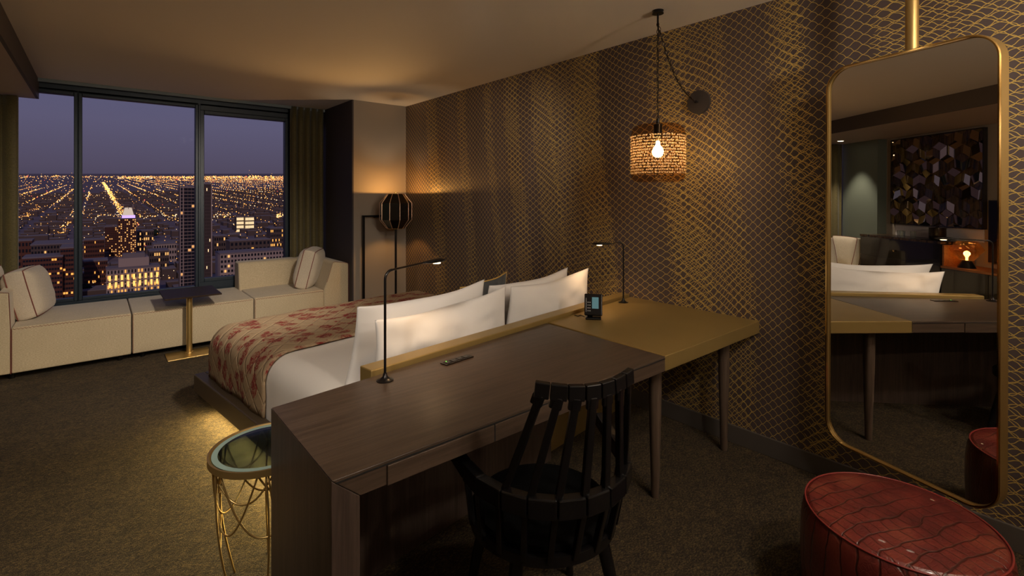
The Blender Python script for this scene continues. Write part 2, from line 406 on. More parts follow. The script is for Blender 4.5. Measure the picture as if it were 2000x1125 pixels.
# soffit downlights, and added ceiling ones that stay out of view
def downlight(x, y, z, lab, grp=None):
    e = empty('downlight', (x, y, z), label=lab, cat='downlight', group=grp)
    B().lathe([(.045, -.004), (.052, -.004), (.052, 0), (.045, 0)], 24, cap0=False, cap1=False).obj('trim_ring', 'white', e, smooth=40)
    B().lathe([(.04, -.002), (.0, -.002)], 20, cap0=False, cap1=False).obj('lens', 'spot', e)
for i, (x, y) in enumerate(SOFF):
    downlight(x, y, 2.384, ('small round downlight over the green wall panel, seen in mirror',
      'soffit downlight over the black console', 'soffit downlight nearest the entrance')[i])
for i, d in enumerate(DOWN):
    downlight(d[0][0], d[0][1], CEIL - .001, 'added unseen ceiling downlight for fill, %s' % ('behind the desk chair', 'near the entrance side', 'above the desk back edge', 'above the red pouf', 'above the headboard')[i])
sp_ = empty('sprinkler', (0.02, 5.2, CEIL)); B()

# ================================================================ CURTAINS
def curtain(x0, x1, y, z0, z1, nfold, amp, label, seed=0):
    rnd = random.Random(seed); ph = [rnd.uniform(-.6, .6) for _ in range(nfold + 2)]
    def f(u, v):
        x = x0 + (x1 - x0) * u; k = u * nfold; i = int(k); w = math.sin(2 * PI * k + ph[min(i, nfold)] * .5)
        a = amp * (.75 + .25 * math.sin(3 * u * nfold + seed)) * (1 - .1 * v)
        return (x + .25 * amp * math.cos(2 * PI * k), y + a * w, z0 + (z1 - z0) * v)
    o = B().grid(f, nfold * 14, 10).obj('curtain', 'curtain', smooth=True, label=label, cat='curtain')
    m = o.modifiers.new('s', 'SOLIDIFY'); m.thickness = .004
    return o
curtain(-1.47, -.555, WY - .13, .02, 2.38, 7, .035, 'olive green pleated curtain at the left end of the window', 3)
curtain(1.79, 2.19, WY - .13, .02, CEIL - .005, 5, .038, 'olive brown pleated curtain at the right end of the window', 5)

# ================================================================ SOFA
def stitch(parent, pts, amp=.004, step=.011, name='stitching', nrm=(0, 0, 1), r=.0019):
    out = []; nrm = Vector(nrm); sg = 1
    for a, b in zip(pts, pts[1:]):
        a, b = Vector(a), Vector(b); n = max(1, int((b - a).length / step))
        for i in range(n): out.append(a.lerp(b, i / n) + nrm * amp * sg); sg = -sg
    out.append(Vector(pts[-1]))
    return B().tube(out, r, 4).obj(name, 'stitch', parent)
def softbox(x0, x1, y0, y1, z0, z1, r, puff=0., seg=4):
    b = B(); b.box(x0, x1, y0, y1, z0, z1); es = b.bm.edges[:]
    bmesh.ops.bevel(b.bm, geom=es, offset=r, segments=seg, affect='EDGES', profile=.5)
    if puff:
        bmesh.ops.subdivide_edges(b.bm, edges=[e for e in b.bm.edges if e.calc_length() > .15], cuts=7, use_grid_fill=True)
        for v in b.bm.verts:
            u = (v.co.x - x0) / (x1 - x0) * 2 - 1; w = (v.co.y - y0) / (y1 - y0) * 2 - 1
            if v.co.z > z1 - r * .6: v.co.z += puff * max(0, 1 - u * u) * max(0, 1 - w * w)
    return b
FY, SY, SZ = 5.54, 6.38, .42
def module(x0, x1, label, back=None, rear=False, depth=SY):
    e = empty('sofa_module', ((x0 + x1) / 2, FY, 0), label=label, cat='sofa', group='modules of the long window sofa')
    cx = (x0 + x1) / 2
    def L(x): return x - cx
    a, b = x0, x1
    if back == 'L': a = x0 + .08
    if back == 'R': b = x1 - .28
    softbox(L(a) + .002, L(b) - .002, 0, depth - FY, .055, SZ, .012, .012).obj('seat_block', 'sofa', e, smooth=50)
    if back == 'L':
        poly = [(L(x0), .055), (L(a), .055), (L(a), SZ), (L(a) - .01, .70), (L(x0) + .012, .71), (L(x0), .69)]
    if back == 'R':
        poly = [(L(b), .055), (L(x1), .055), (L(x1), .685), (L(x1) - .02, .70), (L(b) + .12, .725), (L(b) + .095, .71), (L(b) + .03, .5), (L(b), SZ)]
    if back:
        bb = B(); bb.prism([(p[0], p[1]) for p in poly], 0, depth - FY)
        bb.xf(Matrix(((1, 0, 0, 0), (0, 0, 1, 0), (0, 1, 0, 0), (0, 0, 0, 1))))
        bb.obj('backrest', 'sofa', e, bevel=.018, seg=3, smooth=40)
        stitch(e, [(p[0], -.003, p[1]) for p in poly[1:-1]], .0, .03, 'piping', r=.0022)
    if rear:
        bb = B(); pr = [(depth - FY - .26, .3), (depth - FY, .3), (depth - FY, .70), (depth - FY - .02, .72), (depth - FY - .17, .72), (depth - FY - .20, .70)]
        for x in (0,): pass
        vs0 = [bb.bm.verts.new((L(a) - .02, p[0], p[1])) for p in pr]; vs1 = [bb.bm.verts.new((L(b) + .1, p[0], p[1])) for p in pr]
        bb.bm.faces.new(vs0); bb.bm.faces.new(vs1[::-1])
        for i in range(len(pr)): bb.bm.faces.new((vs0[i], vs0[(i + 1) % len(pr)], vs1[(i + 1) % len(pr)], vs1[i]))
        bb.obj('rear_backrest', 'sofa', e, bevel=.02, seg=3, smooth=40)
    stitch(e, [(L(a) + .012, -.002, SZ - .012), (L(b) - .012, -.002, SZ - .012)], .005, .011)
    stitch(e, [(L(a) + .006, -.002, .06), (L(a) + .006, -.002, SZ - .012)], .0, .05, 'piping', (1, 0, 0), .002)
    for px_ in (L(x0) + .08, L(x1) - .08):
        for py_ in (.08, depth - FY - .08): B().lathe([(.018, 0), (.02, .055)], 14, (px_, py_, 0)).obj('foot', 'black', e)
    return e
fm = module(-1.355, -.603, 'far left beige sofa module with an arm, mostly out of frame', None)
module(-.60, .238, 'beige sofa module with slim left backrest holding the left cushion', 'L')
module(.242, 1.228, 'backless middle sofa module behind the pedestal table', None)
module(1.232, 2.218, 'right corner sofa module with low rear and side backrests', 'R', True)
softbox(-.505, -.376, 0, .84, .055, .73, .03, 0).obj('arm', 'sofa', fm, smooth=50)

e = empty('floor_lamp', (1.7, -1.4, 0), label='added black uplighter, unseen behind the viewer, for fill light', cat='lamp')  # invented stand for the fill light behind the camera
B().lathe([(.15, 0), (.15, .015), (.018, .025), (.015, 1.80)], 28).obj('stand', 'black', e, smooth=40)
B().lathe([(.015, 1.78), (.14, 1.80), (.22, 1.88), (.225, 1.88), (.145, 1.795), (.015, 1.775)], 32, cap0=False, cap1=False).obj('bowl', 'black', e, smooth=40)  # bowl shaped to keep the added fill light off the floor

def box_cushion(loc, rot, w, h, t, label, mat='cushion', cat='cushion'):
    e = empty('cushion', loc, label=label, cat=cat, group='loose sofa cushions'); e.rotation_euler = rot
    def f(sd):
        def g(u, v):
            a, c = u * 2 - 1, v * 2 - 1; p = max(0, (1 - a ** 4) * (1 - c ** 4)) ** .6
            k = 1 + .035 * (1 - c * c); k2 = 1 + .035 * (1 - a * a)
            n_ = noise.noise(Vector((a * 3, c * 3, sd * 5 + w * 20))) * .006
            return (a * w / 2 * k, sd * (t / 2 + (.07 + n_) * p), h / 2 + c * h / 2 * k2)
        return g
    b = B().grid(f(1), 20, 20).grid(f(-1), 20, 20)
    ring = []
    for i in range(81):
        q = i / 80 * 4; k = int(q) % 4; s = (q - int(q)) * 2 - 1
        a, c = ((s, -1), (1, s), (-s, 1), (-1, -s))[k]; ring.append((a, c))
    def side(u, v):
        a, c = ring[min(80, int(u * 80 + .5))]; k = 1 + .035 * (1 - c * c); k2 = 1 + .035 * (1 - a * a); bul = 1 + .035 * math.sin(PI * v)
        return (a * w / 2 * k * bul, (v - .5) * t, h / 2 + c * h / 2 * k2 * bul)
    b.grid(side, 80, 6); bmesh.ops.remove_doubles(b.bm, verts=b.bm.verts, dist=.001)
    b.obj('cover', mat, e, smooth=True)
    for sd in (1, -1):
        B().tube([(a * w / 2 * (1 + .035 * (1 - c * c)), sd * t / 2, h / 2 + c * h / 2 * (1 + .035 * (1 - a * a))) for a, c in ring[:-1]], .0042, 6, closed=True).obj('piping', 'stitch', e, smooth=True)
    return e
box_cushion((-.405, 5.99, .437), (math.radians(-13), 0, math.radians(80)), .43, .40, .12, 'pale cushion with russet piping leaning at the left end of the sofa')
box_cushion((1.85, 5.92, .437), (math.radians(14), 0, math.radians(60)), .45, .42, .12, 'beige square cushion leaning in the right corner of the sofa')
box_cushion((-.82, 5.90, .437), (math.radians(12), 0, math.radians(82)), .50, .45, .12, 'beige cushion on the far side of the slim left backrest')
box_cushion((-1.22, 5.98, .437), (math.radians(-14), 0, math.radians(84)), .46, .44, .12, 'beige cushion leaning on the sofa arm, seen in mirror')

# pedestal table
e = empty('pedestal_table', (.66, 5.44, 0), label='small brass pedestal table with dark top reaching over the middle sofa module', cat='table')
B().prism([(-.18, -.17), (.16, -.17), (.16, .10), (-.18, .10)], .0, .010).obj('base_plate', 'brass', e, bevel=.002)
B().lathe([(.024, .010), (.024, .535)], 24).obj('column', 'brass', e, smooth=40)
B().lathe([(.036, .010), (.034, .018), (.024, .022)], 24).obj('collar', 'brass', e, smooth=40)
B().box(-.20, .245, -.12, .42, .535, .549).obj('tabletop', simple('espresso_top', (.030, .017, .010), .5, Specular_IOR_Level=.12), e, bevel=.002)

# ================================================================ BED
HX, HY, TH = .822, 1.937, math.radians(7.6)
bed = empty('bed', (HX, HY, 0), TH, label='king bed with low brown leather platform, white duvet and gold headboard cap', cat='bed')
fr = B(); fr.box(-.035, 0.03, .0, 2.09, .12, .24).box(1.84, 1.905, .0, 2.09, .12, .24).box(.03, 1.84, 2.02, 2.09, .12, .24).box(.03, 1.84, .0, 2.02, .12, .20)
fr.obj('platform', 'bedframe', bed, bevel=.008)
B().box(.28, 1.6, .1, 1.75, 0, .12).obj('plinth', 'seam', bed)
B().box(.24, .25, .2, 1.75, .095, .115).obj('led_strip', 'ledstrip', bed, label='warm glowing strip under the bed platform')
hb = B(); hb.box(0, 2.078, -.085, 0, .0, .772); hb.obj('headboard', 'gold', bed, bevel=.004)
def drape(x0, x1, y0, y1, z0, z1, r, amp, foot=True, nu=60, seed=0., hem=.0):
    """bed-cover surface: inverted U section swept towards the foot, rounded over the foot edge"""
    Wd = x1 - x0; Hh = z1 - z0; arc = PI / 2 * r; tot = 2 * (Hh - r) + 2 * arc + (Wd - 2 * r)
    def sec(s, ins):
        d = s * tot; xa, xb, zt = x0 + ins, x1 - ins, z1 - ins
        if d < Hh - r: f = d / (Hh - r); return xa, z0 + (zt - r - z0) * f, -1, 0
        d -= Hh - r
        if d < arc: a = d / r; return xa + r - r * math.cos(a), zt - r + r * math.sin(a), -math.cos(a), math.sin(a)
        d -= arc
        if d < Wd - 2 * r: f = d / (Wd - 2 * r); return xa + r + (xb - xa - 2 * r) * f, zt, 0, 1
        d -= Wd - 2 * r
        if d < arc: a = PI / 2 - d / r; return xb - r + r * math.cos(a), zt - r + r * math.sin(a), math.cos(a), math.sin(a)
        d -= arc; f = d / (Hh - r); return xb, zt - r + (z0 - zt + r) * f, 1, 0
    L1 = y1 - r - y0; nt_ = 40; k1 = .72
    def f(u, v):
        if v < k1: y = y0 + L1 * v / k1; ins = 0; drop = 0.
        else:
            q = (v - k1) / (1 - k1)
            if q < .55: a = q / .55 * PI / 2; y = y1 - r + r * math.sin(a); ins = r * (1 - math.cos(a)); drop = 0.
            else: y = y1; ins = r * 1.0; drop = (q - .55) / .45
        x, z, nx, nz = sec(u, ins)
        if drop: z = z + (z0 - z) * drop; x = x + (0 if abs(nx) < .5 else 0)
        w = amp * (noise.noise(Vector((x * 3 + seed, y * 3, z * 4))) + .5 * noise.noise(Vector((x * 9, y * 9 + seed, z * 9))))
        hm = hem * (1 - min(1, abs(z - z0) / .2)) * math.sin(y * 14 + seed)
        return (x + nx * (w + hm), y, z + nz * w + .012 * nz * math.sin(PI * u))
    return B().grid(f, nu, nt_)
drape(.035, 1.835, .0, 2.0, .20, .56, .13, .006).obj('duvet', 'white', bed, smooth=True)
th = drape(.010, 1.86, 1.02, 2.06, .243, .58, .15, .008, seed=4., hem=.006)
tb = th.obj('throw_blanket', 'toile', smooth=True, label='quilted beige throw with red toile print across the foot of the bed', cat='blanket')
tb.location = (HX, HY, 0); tb.rotation_euler = (0, 0, TH); m_ = tb.modifiers.new('s', 'SOLIDIFY'); m_.thickness = .012; m_.offset = -1
bl = light('bed_glow', 'AREA', (0, 0, 0), 20, (1, .74, .28), .10, sy=1.7); bl.parent = bed; bl.location = (.03, 1.05, .10); bl.rotation_euler = (0, math.radians(55), 0)
bl = light('bed_glow', 'AREA', (0, 0, 0), 8, (1, .76, .30), .10, sy=1.3); bl.parent = bed; bl.location = (.9, 1.85, .112); bl.rotation_euler = (math.radians(28), 0, PI / 2)

def pillow(x0, x1, y, z0, h, tilt, label, seed, mat='white2', T=.15, grp='white pillows standing along the headboard', cat='pillow', name='pillow', ear=.075, roll=0.):
    w = x1 - x0
    def f(sd):
        def g(u, v):
            a, c = u * 2 - 1, v * 2 - 1; a = math.sin(a * PI / 2) * .5 + a * .5; c = math.sin(c * PI / 2) * .5 + c * .5
            p = max(0, (1 - a * a) * (1 - c * c)) ** .5
            p *= 1 - .25 * (a * a + c * c)
            X = a * w / 2 * (1 - .045 * (1 - c * c)); Zz = h / 2 + c * h / 2 * (1 - ear * 2 * (1 - a * a) * (1 if c > 0 else .4))
            n_ = noise.noise(Vector((a * 2.2 + seed, c * 2.2, sd))) * .018 + noise.noise(Vector((a * 7, c * 4 + seed, sd))) * .008
            fold = .010 * math.sin(a * 9 + seed) * (1 - abs(c)) + .012 * (abs(c) ** 3) * math.sin(a * 5 + seed)
            return (X, sd * (T / 2 * p + n_ * p) + fold * .6 + .02 * a * c, Zz)
        return g
    b = B().grid(f(1), 40, 26).grid(f(-1), 40, 26); bmesh.ops.remove_doubles(b.bm, verts=b.bm.verts, dist=.0015)
    o = b.obj(name, mat, smooth=True, label=label, cat=cat, group=grp)
    mw = Matrix.Translation((HX, HY, 0)) @ Matrix.Rotation(TH, 4, 'Z') @ Matrix.Translation(((x0 + x1) / 2, y, z0)) @ Matrix.Rotation(roll, 4, 'Y') @ Matrix.Rotation(tilt, 4, 'X')
    o.matrix_world = mw
    return o
T_ = math.radians
pillow(.14, 1.03, .155, .535, .40, T_(6), 'front white pillow against the headboard beside the left reading lamp', 1.3, roll=T_(-1.5), T=.17)
pillow(1.02, 1.88, .155, .535, .42, T_(6), 'front white pillow against the headboard beside the telephone', 5.1, roll=T_(-.5), T=.17)
pillow(.12, .99, .345, .525, .45, T_(12), 'rear white pillow at the open left side of the bed', 9.2, roll=T_(0), T=.16)
pillow(.98, 1.84, .345, .525, .43, T_(12), 'rear white pillow in front of the charcoal cushion', 3.4, roll=T_(0), T=.16)
cu = pillow(.98, 1.45, .60, .56, .38, T_(18), 'charcoal velvet cushion with gold piping behind the white pillows', 2.2, 'greyfab', .13, None, 'cushion', 'cushion', .05, T_(-3))
w_, h_ = .47, .38
pts = []
for i in range(80):
    q = i / 20; k = int(q); s = (q - k) * 2 - 1; a, c = ((s, -1), (1, s), (-s, 1), (-1, -s))[k]
    pts.append((a * w_ / 2 * (1 - .045 * (1 - c * c)), .006 * math.sin(a * 9 + 2.2) * (1 - abs(c)) + .0072 * (abs(c) ** 3) * math.sin(a * 5 + 2.2) + .02 * a * c, h_ / 2 + c * h_ / 2 * (1 - .1 * (1 - a * a) * (1 if c > 0 else .4))))
B().tube(pts, .0045, 6, closed=True).obj('piping', 'pipe', cu, smooth=True, label='gold piping')

# ================================================================ DESK AND GOLD TABLE
desk = empty('desk', (.45, 1.235, 0), label='long dark oak waterfall desk behind the bed headboard', cat='desk')
D0 = Vector((.45, 1.235))
def dp(l): return [(x - D0.x, y - D0.y) for x, y in l]
def back_y(x): return 1.8475 + .1334 * (x - .833) - .002
def xz(poly, name, mat):
    b = B(); f0 = [b.bm.verts.new((x - D0.x, 1.235 - D0.y, z)) for x, z in poly]; f1 = [b.bm.verts.new((x - D0.x, back_y(x) - D0.y, z)) for x, z in poly]
    b.bm.faces.new(f0); b.bm.faces.new(f1[::-1])
    for i in range(len(poly)): b.bm.faces.new((f0[i], f0[(i + 1) % len(poly)], f1[(i + 1) % len(poly)], f1[i]))
    return b.obj(name, mat, desk, bevel=.0018)
xz([(.4512, .75), (1.938, .75), (1.938, .684), (.5262, .684)], 'desktop', 'deskt')
xz([(.45, 0), (.45, .7494), (.525, .6834), (.525, 0)], 'side_panel', 'desky')
B().prism(dp([(.525, back_y(.525) - .045), (1.93, back_y(1.93) - .045), (1.93, back_y(1.93) - .02), (.525, back_y(.525) - .02)]), 0, .684).obj('modesty_panel', 'desky', desk)
B().box(.012, 1.485, -.0035, 0.002, .7395, .7425).obj('shadow_gap', 'seam', desk)
for a, b in ((.15, .516), (.520, 1.17)):
    B().box(a, b, -.006, .012, .684, .7385, .0015).obj('drawer_front', 'deskt', desk)
B().box(.516, .520, -.0065, .0, .686, .738).obj('drawer_gap', 'seam', desk)
gt = empty('gold_table', (1.95, 1.24, 0), label='gold leather topped side table joining the desk to the wallpapered wall', cat='table')
G0 = Vector((1.95, 1.24))
B().prism([(x - G0.x, y - G0.y) for x, y in [(1.9395, 1.234), (2.898, 1.234), (2.898, back_y(2.898)), (1.9535, back_y(1.9535))]], .682, .752).obj('tabletop', 'gold', gt, bevel=.004, seg=3)
for x_ in (2.08, 2.77):
    B().lathe([(.017, 0), (.019, .01), (.030, .45), (.031, .683)], 20, (x_ - G0.x, 1.38 - G0.y, 0)).obj('leg', 'legw', gt, smooth=40)
B().box(.06, .90, .12, .16, .645, .683).obj('rail', 'desky', gt)

# outlet plate with sockets
e = empty('power_outlet', (1.20, 1.79, .7505), TH, label='bronze power outlet plate set into the desk top', cat='outlet')
B().box(-.078, .078, -.022, .022, 0, .004, .001).obj('plate', 'bronze', e)
for i in range(4):
    s_ = B().box(-.066 + i * .034, -.040 + i * .034, -.014, .014, .004, .0055, .0006).obj('socket', 'black', e)
    B().box(-.059 + i * .034, -.057 + i * .034, -.006, .006, .0055, .0058).box(-.049 + i * .034, -.047 + i * .034, -.006, .006, .0055, .0058).obj('slot', 'grey', s_)
B().lathe([(.0022, .0055), (.0022, .0068)], 10, (-.053, 0.011, 0)).obj('indicator', 'gled', e, label='green indicator light')

# reading lamps
def reading_lamp(x, y, h, d, L, label, z=.75, rise=.0):
    e = empty('reading_lamp', (x, y, z), math.atan2(d[1], d[0]), label=label, cat='lamp', group='black reading lamps')
    B().lathe([(.033, 0), (.033, .003), (.022, .006), (.010, .016), (.0062, .03)], 28).obj('base', 'black', e, smooth=40)
    pts = [(0, 0, .02), (0, 0, h - .035)] + [(.035 - .035 * math.cos(a), 0, h - .035 + .035 * math.sin(a)) for a in [PI / 2 * i / 8 for i in range(1, 9)]]
    B().tube(pts, .0052, 10).obj('stem', 'black', e, smooth=40)
    B().tube([(.035, 0, h), (L - .09, 0, h + rise)], .0042, 10).obj('arm', 'bronze', e, smooth=40)
    hd = B()
    prof = [(-.10, .004), (-.08, .012), (-.06, .018), (-.03, .022), (0, .024), (.025, .020), (.045, .008), (.052, .001)]
    hd.tube([(L + a, 0, h + rise) for a, _ in prof], [b for _, b in prof], 16)
    hd.bm.verts.ensure_lookup_table()
    for v in hd.bm.verts: v.co.z = h + rise + (v.co.z - h - rise) * .42
    hh = hd.obj('lamp_head', 'black', e, smooth=True)
    B().lathe([(.0, -.0022), (.016, -.0022), (.018, 0)], 20, (L - .005, 0, h + rise - .0098), cap0=False).obj('led_disc', 'led', hh, smooth=True)
    l = light('reading_light', 'SPOT', (0, 0, 0), 3.2, WARM, .012, spot=120, blend=.7); l.parent = e; l.location = (L - .005, 0, h + rise - .018)
    return e
reading_lamp(.856, 1.777, .425, (.96, .28), .30, 'black reading lamp rising from the left of the desk', rise=.008)
reading_lamp(2.704, 2.040, .408, (-.62, .55), .165, 'black reading lamp on the gold table by the wall', rise=-.012)

# telephone
e = empty('telephone', (2.215, 1.885, .7525), T_(-50), label='black desk telephone with pale display standing on the gold table', cat='phone')
B().box(-.045, .045, -.045, .045, 0, .012, .004).obj('base', 'plastic', e)
bd = B().box(-.052, .052, -.010, .014, .0, .125, .006); bd.xf(Matrix.Translation((0, -.012, .018)) @ Matrix.Rotation(T_(-16), 4, 'X')); bd.obj('body', 'plastic', e)
mt = Matrix.Translation((0, -.012, .018)) @ Matrix.Rotation(T_(-16), 4, 'X')
B().box(-.008, .030, -.0115, -.0095, .040, .105).xf(mt).obj('display', 'lcd', e)
B().box(-.044, -.040, -.013, -.009, .020, .10, .001).xf(mt).obj('trim_strip', 'grey', e)
for i in range(4):
    for j in range(2): B().box(-.034 + j * .011, -.027 + j * .011, -.012, -.0095, .024 + i * .016, .030 + i * .016).xf(mt).obj('button', 'grey', e)
B().bar((-.02, -.0, .01), (-.02, .03, .06), .03, .008).obj('stand', 'plastic', e)
B().tube([(-.05, .0, .008), (-.075, .01, .012), (-.09, .02, .004), (-.11, .05, .003)], .003, 6).obj('cord', 'black', e, smooth=True)

# ================================================================ CHAIR
ch = empty('desk_chair', (1.138, 1.190, 0), T_(-20.5), label='black spindle back armchair pulled up to the desk', cat='chair')
RH, RZ = .264, .610
def hoop(a, r=RH): return Vector((r * math.sin(a), -r * math.cos(a) * 1.13, RZ))     # a=0 is the rear
AN = [T_(v) for v in (-104, -86, -68, -50, -34, -17, 0, 17, 34, 50, 68, 86, 104)]
for i, (a, b) in enumerate(zip(AN, AN[1:])):
    p, q = hoop(a), hoop(b)
    if i == 0: p += Vector((-.03, .05, .018))
    if i == len(AN) - 2: q += Vector((.03, .05, .018))
    B().bar(p, q, .034, .056 - .008 * (i in (0, len(AN) - 2)), bev=.004).obj('arm_rail', 'plastic', ch)
TA = [.015 + v for v in (-.138, -.094, -.048, 0, .048, .094, .138)]
tops = []
for i, x in enumerate(TA):
    y = -.318 + .040 * ((x - .015) / .138) ** 2; tops.append(Vector((x, y, .928 + .010 * ((x - .015) / .138) ** 2)))
for i, t in enumerate(tops):
    a = (tops[i - 1] + t) / 2 if i else t + (t - tops[1]) * .38; b = (t + tops[i + 1]) / 2 if i < 6 else t + (t - tops[5]) * .38
    a = a + Vector((0, 0, .0)); d = (b - a); g = d.normalized() * .001
    B().bar(a + g, b - g, .020, .044, bev=.003).obj('top_rail', 'plastic', ch)
    an = T_(-51 + 17 * i); bt = hoop(an, RH - .004)
    s_ = B(); s_.bar(bt, t - Vector((0, 0, .012)), .022, .018, up=(bt.x, bt.y, 0), bev=.003)
    dv_ = (t - bt).normalized(); s_.bar(t - dv_ * .048, t - dv_ * .014, .036, .015, up=(bt.x, bt.y, 0), bev=.005)
    s_.obj('spindle', 'plastic', ch)
def ring(r, z, w, h, n=24, name='seat_ring', ybias=0.):
    p = [Vector((r * math.sin(2 * PI * i / n), -r * math.cos(2 * PI * i / n) + ybias, z)) for i in range(n)]
    b = B(); b.tube(p, .001, 4, closed=True); b.bm.free()
    b = B(); b.lathe([(r - w, z - h / 2), (r, z - h / 2), (r, z + h / 2), (r - w, z + h / 2), (r - w, z - h / 2)], 48, (0, ybias, 0), False, False)
    return b.obj(name, 'plastic', ch, smooth=35)
ring(.242, .418, .03, .03)
B().lathe([(.0, .398), (.215, .398), (.232, .42), (.225, .432), (.16, .425), (.0, .420)], 48, cap0=False, cap1=False).obj('seat_shell', 'plastic', ch, smooth=40)
B().lathe([(.0, .425), (.20, .425), (.222, .437), (.222, .452), (.20, .462), (.0, .466)], 48, cap0=False, cap1=False).obj('seat_cushion', 'velvet', ch, smooth=40)
for a in (-93, -73, -54, -36, -18, 0, 18, 36, 54, 73, 93):
    a = T_(a); p = hoop(a, RH - .006) - Vector((0, 0, .02)); q = Vector((.238 * math.sin(a), -.236 * math.cos(a), .418))
    B().bar(q, p, .018, .020, up=(q.x, q.y, 0), bev=.003).obj('lower_slat', 'plastic', ch)
for sx, sy in ((1, 1), (1, -1), (-1, 1), (-1, -1)):
    B().tube([(sx * .14, sy * .14, .40), (sx * .175, sy * .175, .2), (sx * .205, sy * .205, .0)], [.022, .019, .013], 14).obj('leg', 'plastic', ch, smooth=40)

# ================================================================ SIDE TABLE
st = empty('wire_side_table', (.505, 2.065, 0), label='round glass topped side table on looping gold wire legs beside desk', cat='table')
R_ = .20
B().lathe([(R_ - .013, .482), (R_, .482), (R_, .506), (R_ - .006, .506), (R_ - .013, .500), (R_ - .013, .482)], 64, cap0=False, cap1=False).obj('rim', 'brass', st, smooth=30)
B().lathe([(R_ - .014, .494), (R_ - .014, .502)], 64).obj('glass_top', 'tint', st, smooth=30)
B().lathe([(R_ - .014, .5022), (R_ - .034, .5022), (R_ - .034, .5028), (R_ - .014, .5028)], 64, cap0=False, cap1=False).obj('glass_bevel', simple('pale_green_rim', (.30, .42, .37), .35), st, smooth=30)
def cylp(a, r, z): return (r * math.cos(a), r * math.sin(a), z)
for i in range(6):
    a0 = T_(15 + 60 * i)
    B().tube([cylp(a0 + .05 * math.sin(t * PI), R_ - .012 + .008 * math.sin(t * PI) - .055 * t * t, .482 * (1 - t)) for t in [k / 20 for k in range(21)]], .0036, 8).obj('leg', 'brass', st, smooth=True)
for dep, wid, off, nn in ((.115, 38, 45, 6), (.24, 52, 15, 6), (.33, 28, 45, 3)):
    for i in range(nn):
        c = T_(off + 360 / nn * i)
        B().tube([cylp(c + T_(wid) * (t * 2 - 1), R_ - .012 - .03 * (1 - (2 * t - 1) ** 2), .484 - dep * (1 - abs(2 * t - 1) ** 2.3)) for t in [k / 28 for k in range(29)]], .0034, 8).obj('wire_loop', 'brass', st, smooth=True)

# ================================================================ POUF
pf = empty('pouf', (2.047, .420, 0), label='round dark red crocodile leather pouf beneath the hanging mirror', cat='pouf')
def pprof():
    p = [(.245, .0), (.258, .03), (.266, .12), (.270, .25), (.268, .36), (.262, .415), (.254, .440), (.242, .450)]
    p += [(.23, .453), (.2, .457), (.15, .461), (.1, .463), (.05, .464), (.0, .464)]; return [(r * 1.056, z * .880) for r, z in p]
B().lathe(pprof()[:8], 96, cap1=False).obj('side_cover', 'croc', pf, smooth=True)
B().lathe(pprof()[7:], 96, cap0=False, cap1=False).obj('top_cover', 'croc', pf, smooth=True)
B().tube([(.2545 * 1.056 * math.cos(2 * PI * i / 72), .2545 * 1.056 * math.sin(2 * PI * i / 72), .444 * .88) for i in range(72)], .0032, 8, closed=True).obj('seam_piping', simple('red_piping', (.22, .03, .025), .35), pf, smooth=True)

# ================================================================ HANGING MIRROR
PL, PR = Vector((2.725, .848, 0)), Vector((2.514, .218, 0))
mc = (PL + PR) / 2; wd = (PL - PR); MW = wd.length; wd.normalize()
nrm = Vector((-wd.y, wd.x, 0)); MZ0, MZ1 = .283, 2.083; MH = MZ1 - MZ0
mi = empty('hanging_mirror', (mc.x, mc.y, (MZ0 + MZ1) / 2), label='tall round cornered brass framed mirror hanging from a ceiling pole', cat='mirror')
# local: x = along width (towards the window end), y = depth (front is +normal), z up ; slight upward tilt
mi.rotation_euler = (Matrix(((wd.x, nrm.x, 0), (wd.y, nrm.y, 0), (0, 0, 1))).to_3x3() @ Matrix.Rotation(T_(.30), 3, 'X')).to_euler()
def rrect(w, h, r, n=10):
    o = []
    for cx, cz, a0 in ((w / 2 - r, h / 2 - r, 0), (-w / 2 + r, h / 2 - r, 90), (-w / 2 + r, -h / 2 + r, 180), (w / 2 - r, -h / 2 + r, 270)):
        for i in range(n + 1): a = T_(a0 + 90 * i / n); o.append((cx + r * math.cos(a), cz + r * math.sin(a)))
    return o
CR = .105
def band(profile, mat, name):
    """profile: list of (inset, y) ; closed loop swept round the rounded rectangle"""
    b = B(); rings = []
    for ins, y in profile: rings.append([b.bm.verts.new((x, y, z)) for x, z in rrect(MW - 2 * ins, MH - 2 * ins, CR - ins)])
    k = len(rings[0])
    for i in range(len(rings)):
        A, C = rings[i], rings[(i + 1) % len(rings)]
        for j in range(k): b.bm.faces.new((A[j], A[(j + 1) % k], C[(j + 1) % k], C[j]))
    return b.obj(name, mat, mi, smooth=35)
band([(0, 0), (0, -.050), (.010, -.050), (.010, 0)], 'brass', 'outer_frame')
band([(.0005, .0), (.004, .004), (.009, .004), (.0105, -.006), (.006, -.006)], 'brassp', 'front_lip')
g_ = B(); vs_ = [g_.bm.verts.new((x, -.012, z)) for x, z in rrect(MW - .018, MH - .018, CR - .009)]; v2 = [g_.bm.verts.new((x, -.046, z)) for x, z in rrect(MW - .018, MH - .018, CR - .009)]
g_.bm.faces.new(vs_); g_.bm.faces.new(v2[::-1])
for j in range(len(vs_)): g_.bm.faces.new((vs_[j], vs_[(j + 1) % len(vs_)], v2[(j + 1) % len(vs_)], v2[j]))
g_.obj('mirror_glass', 'mirror', mi)
ppx = mc - nrm * .075
B().lathe([(.0235, -.35), (.0235, CEIL - (MZ0 + MZ1) / 2)], 24, (0, -.075, 0)).obj('pole', 'brass', mi, smooth=40)
B().box(-.05, .05, -.075, -.045, -.3, -.1).obj('bracket', 'brass', mi)
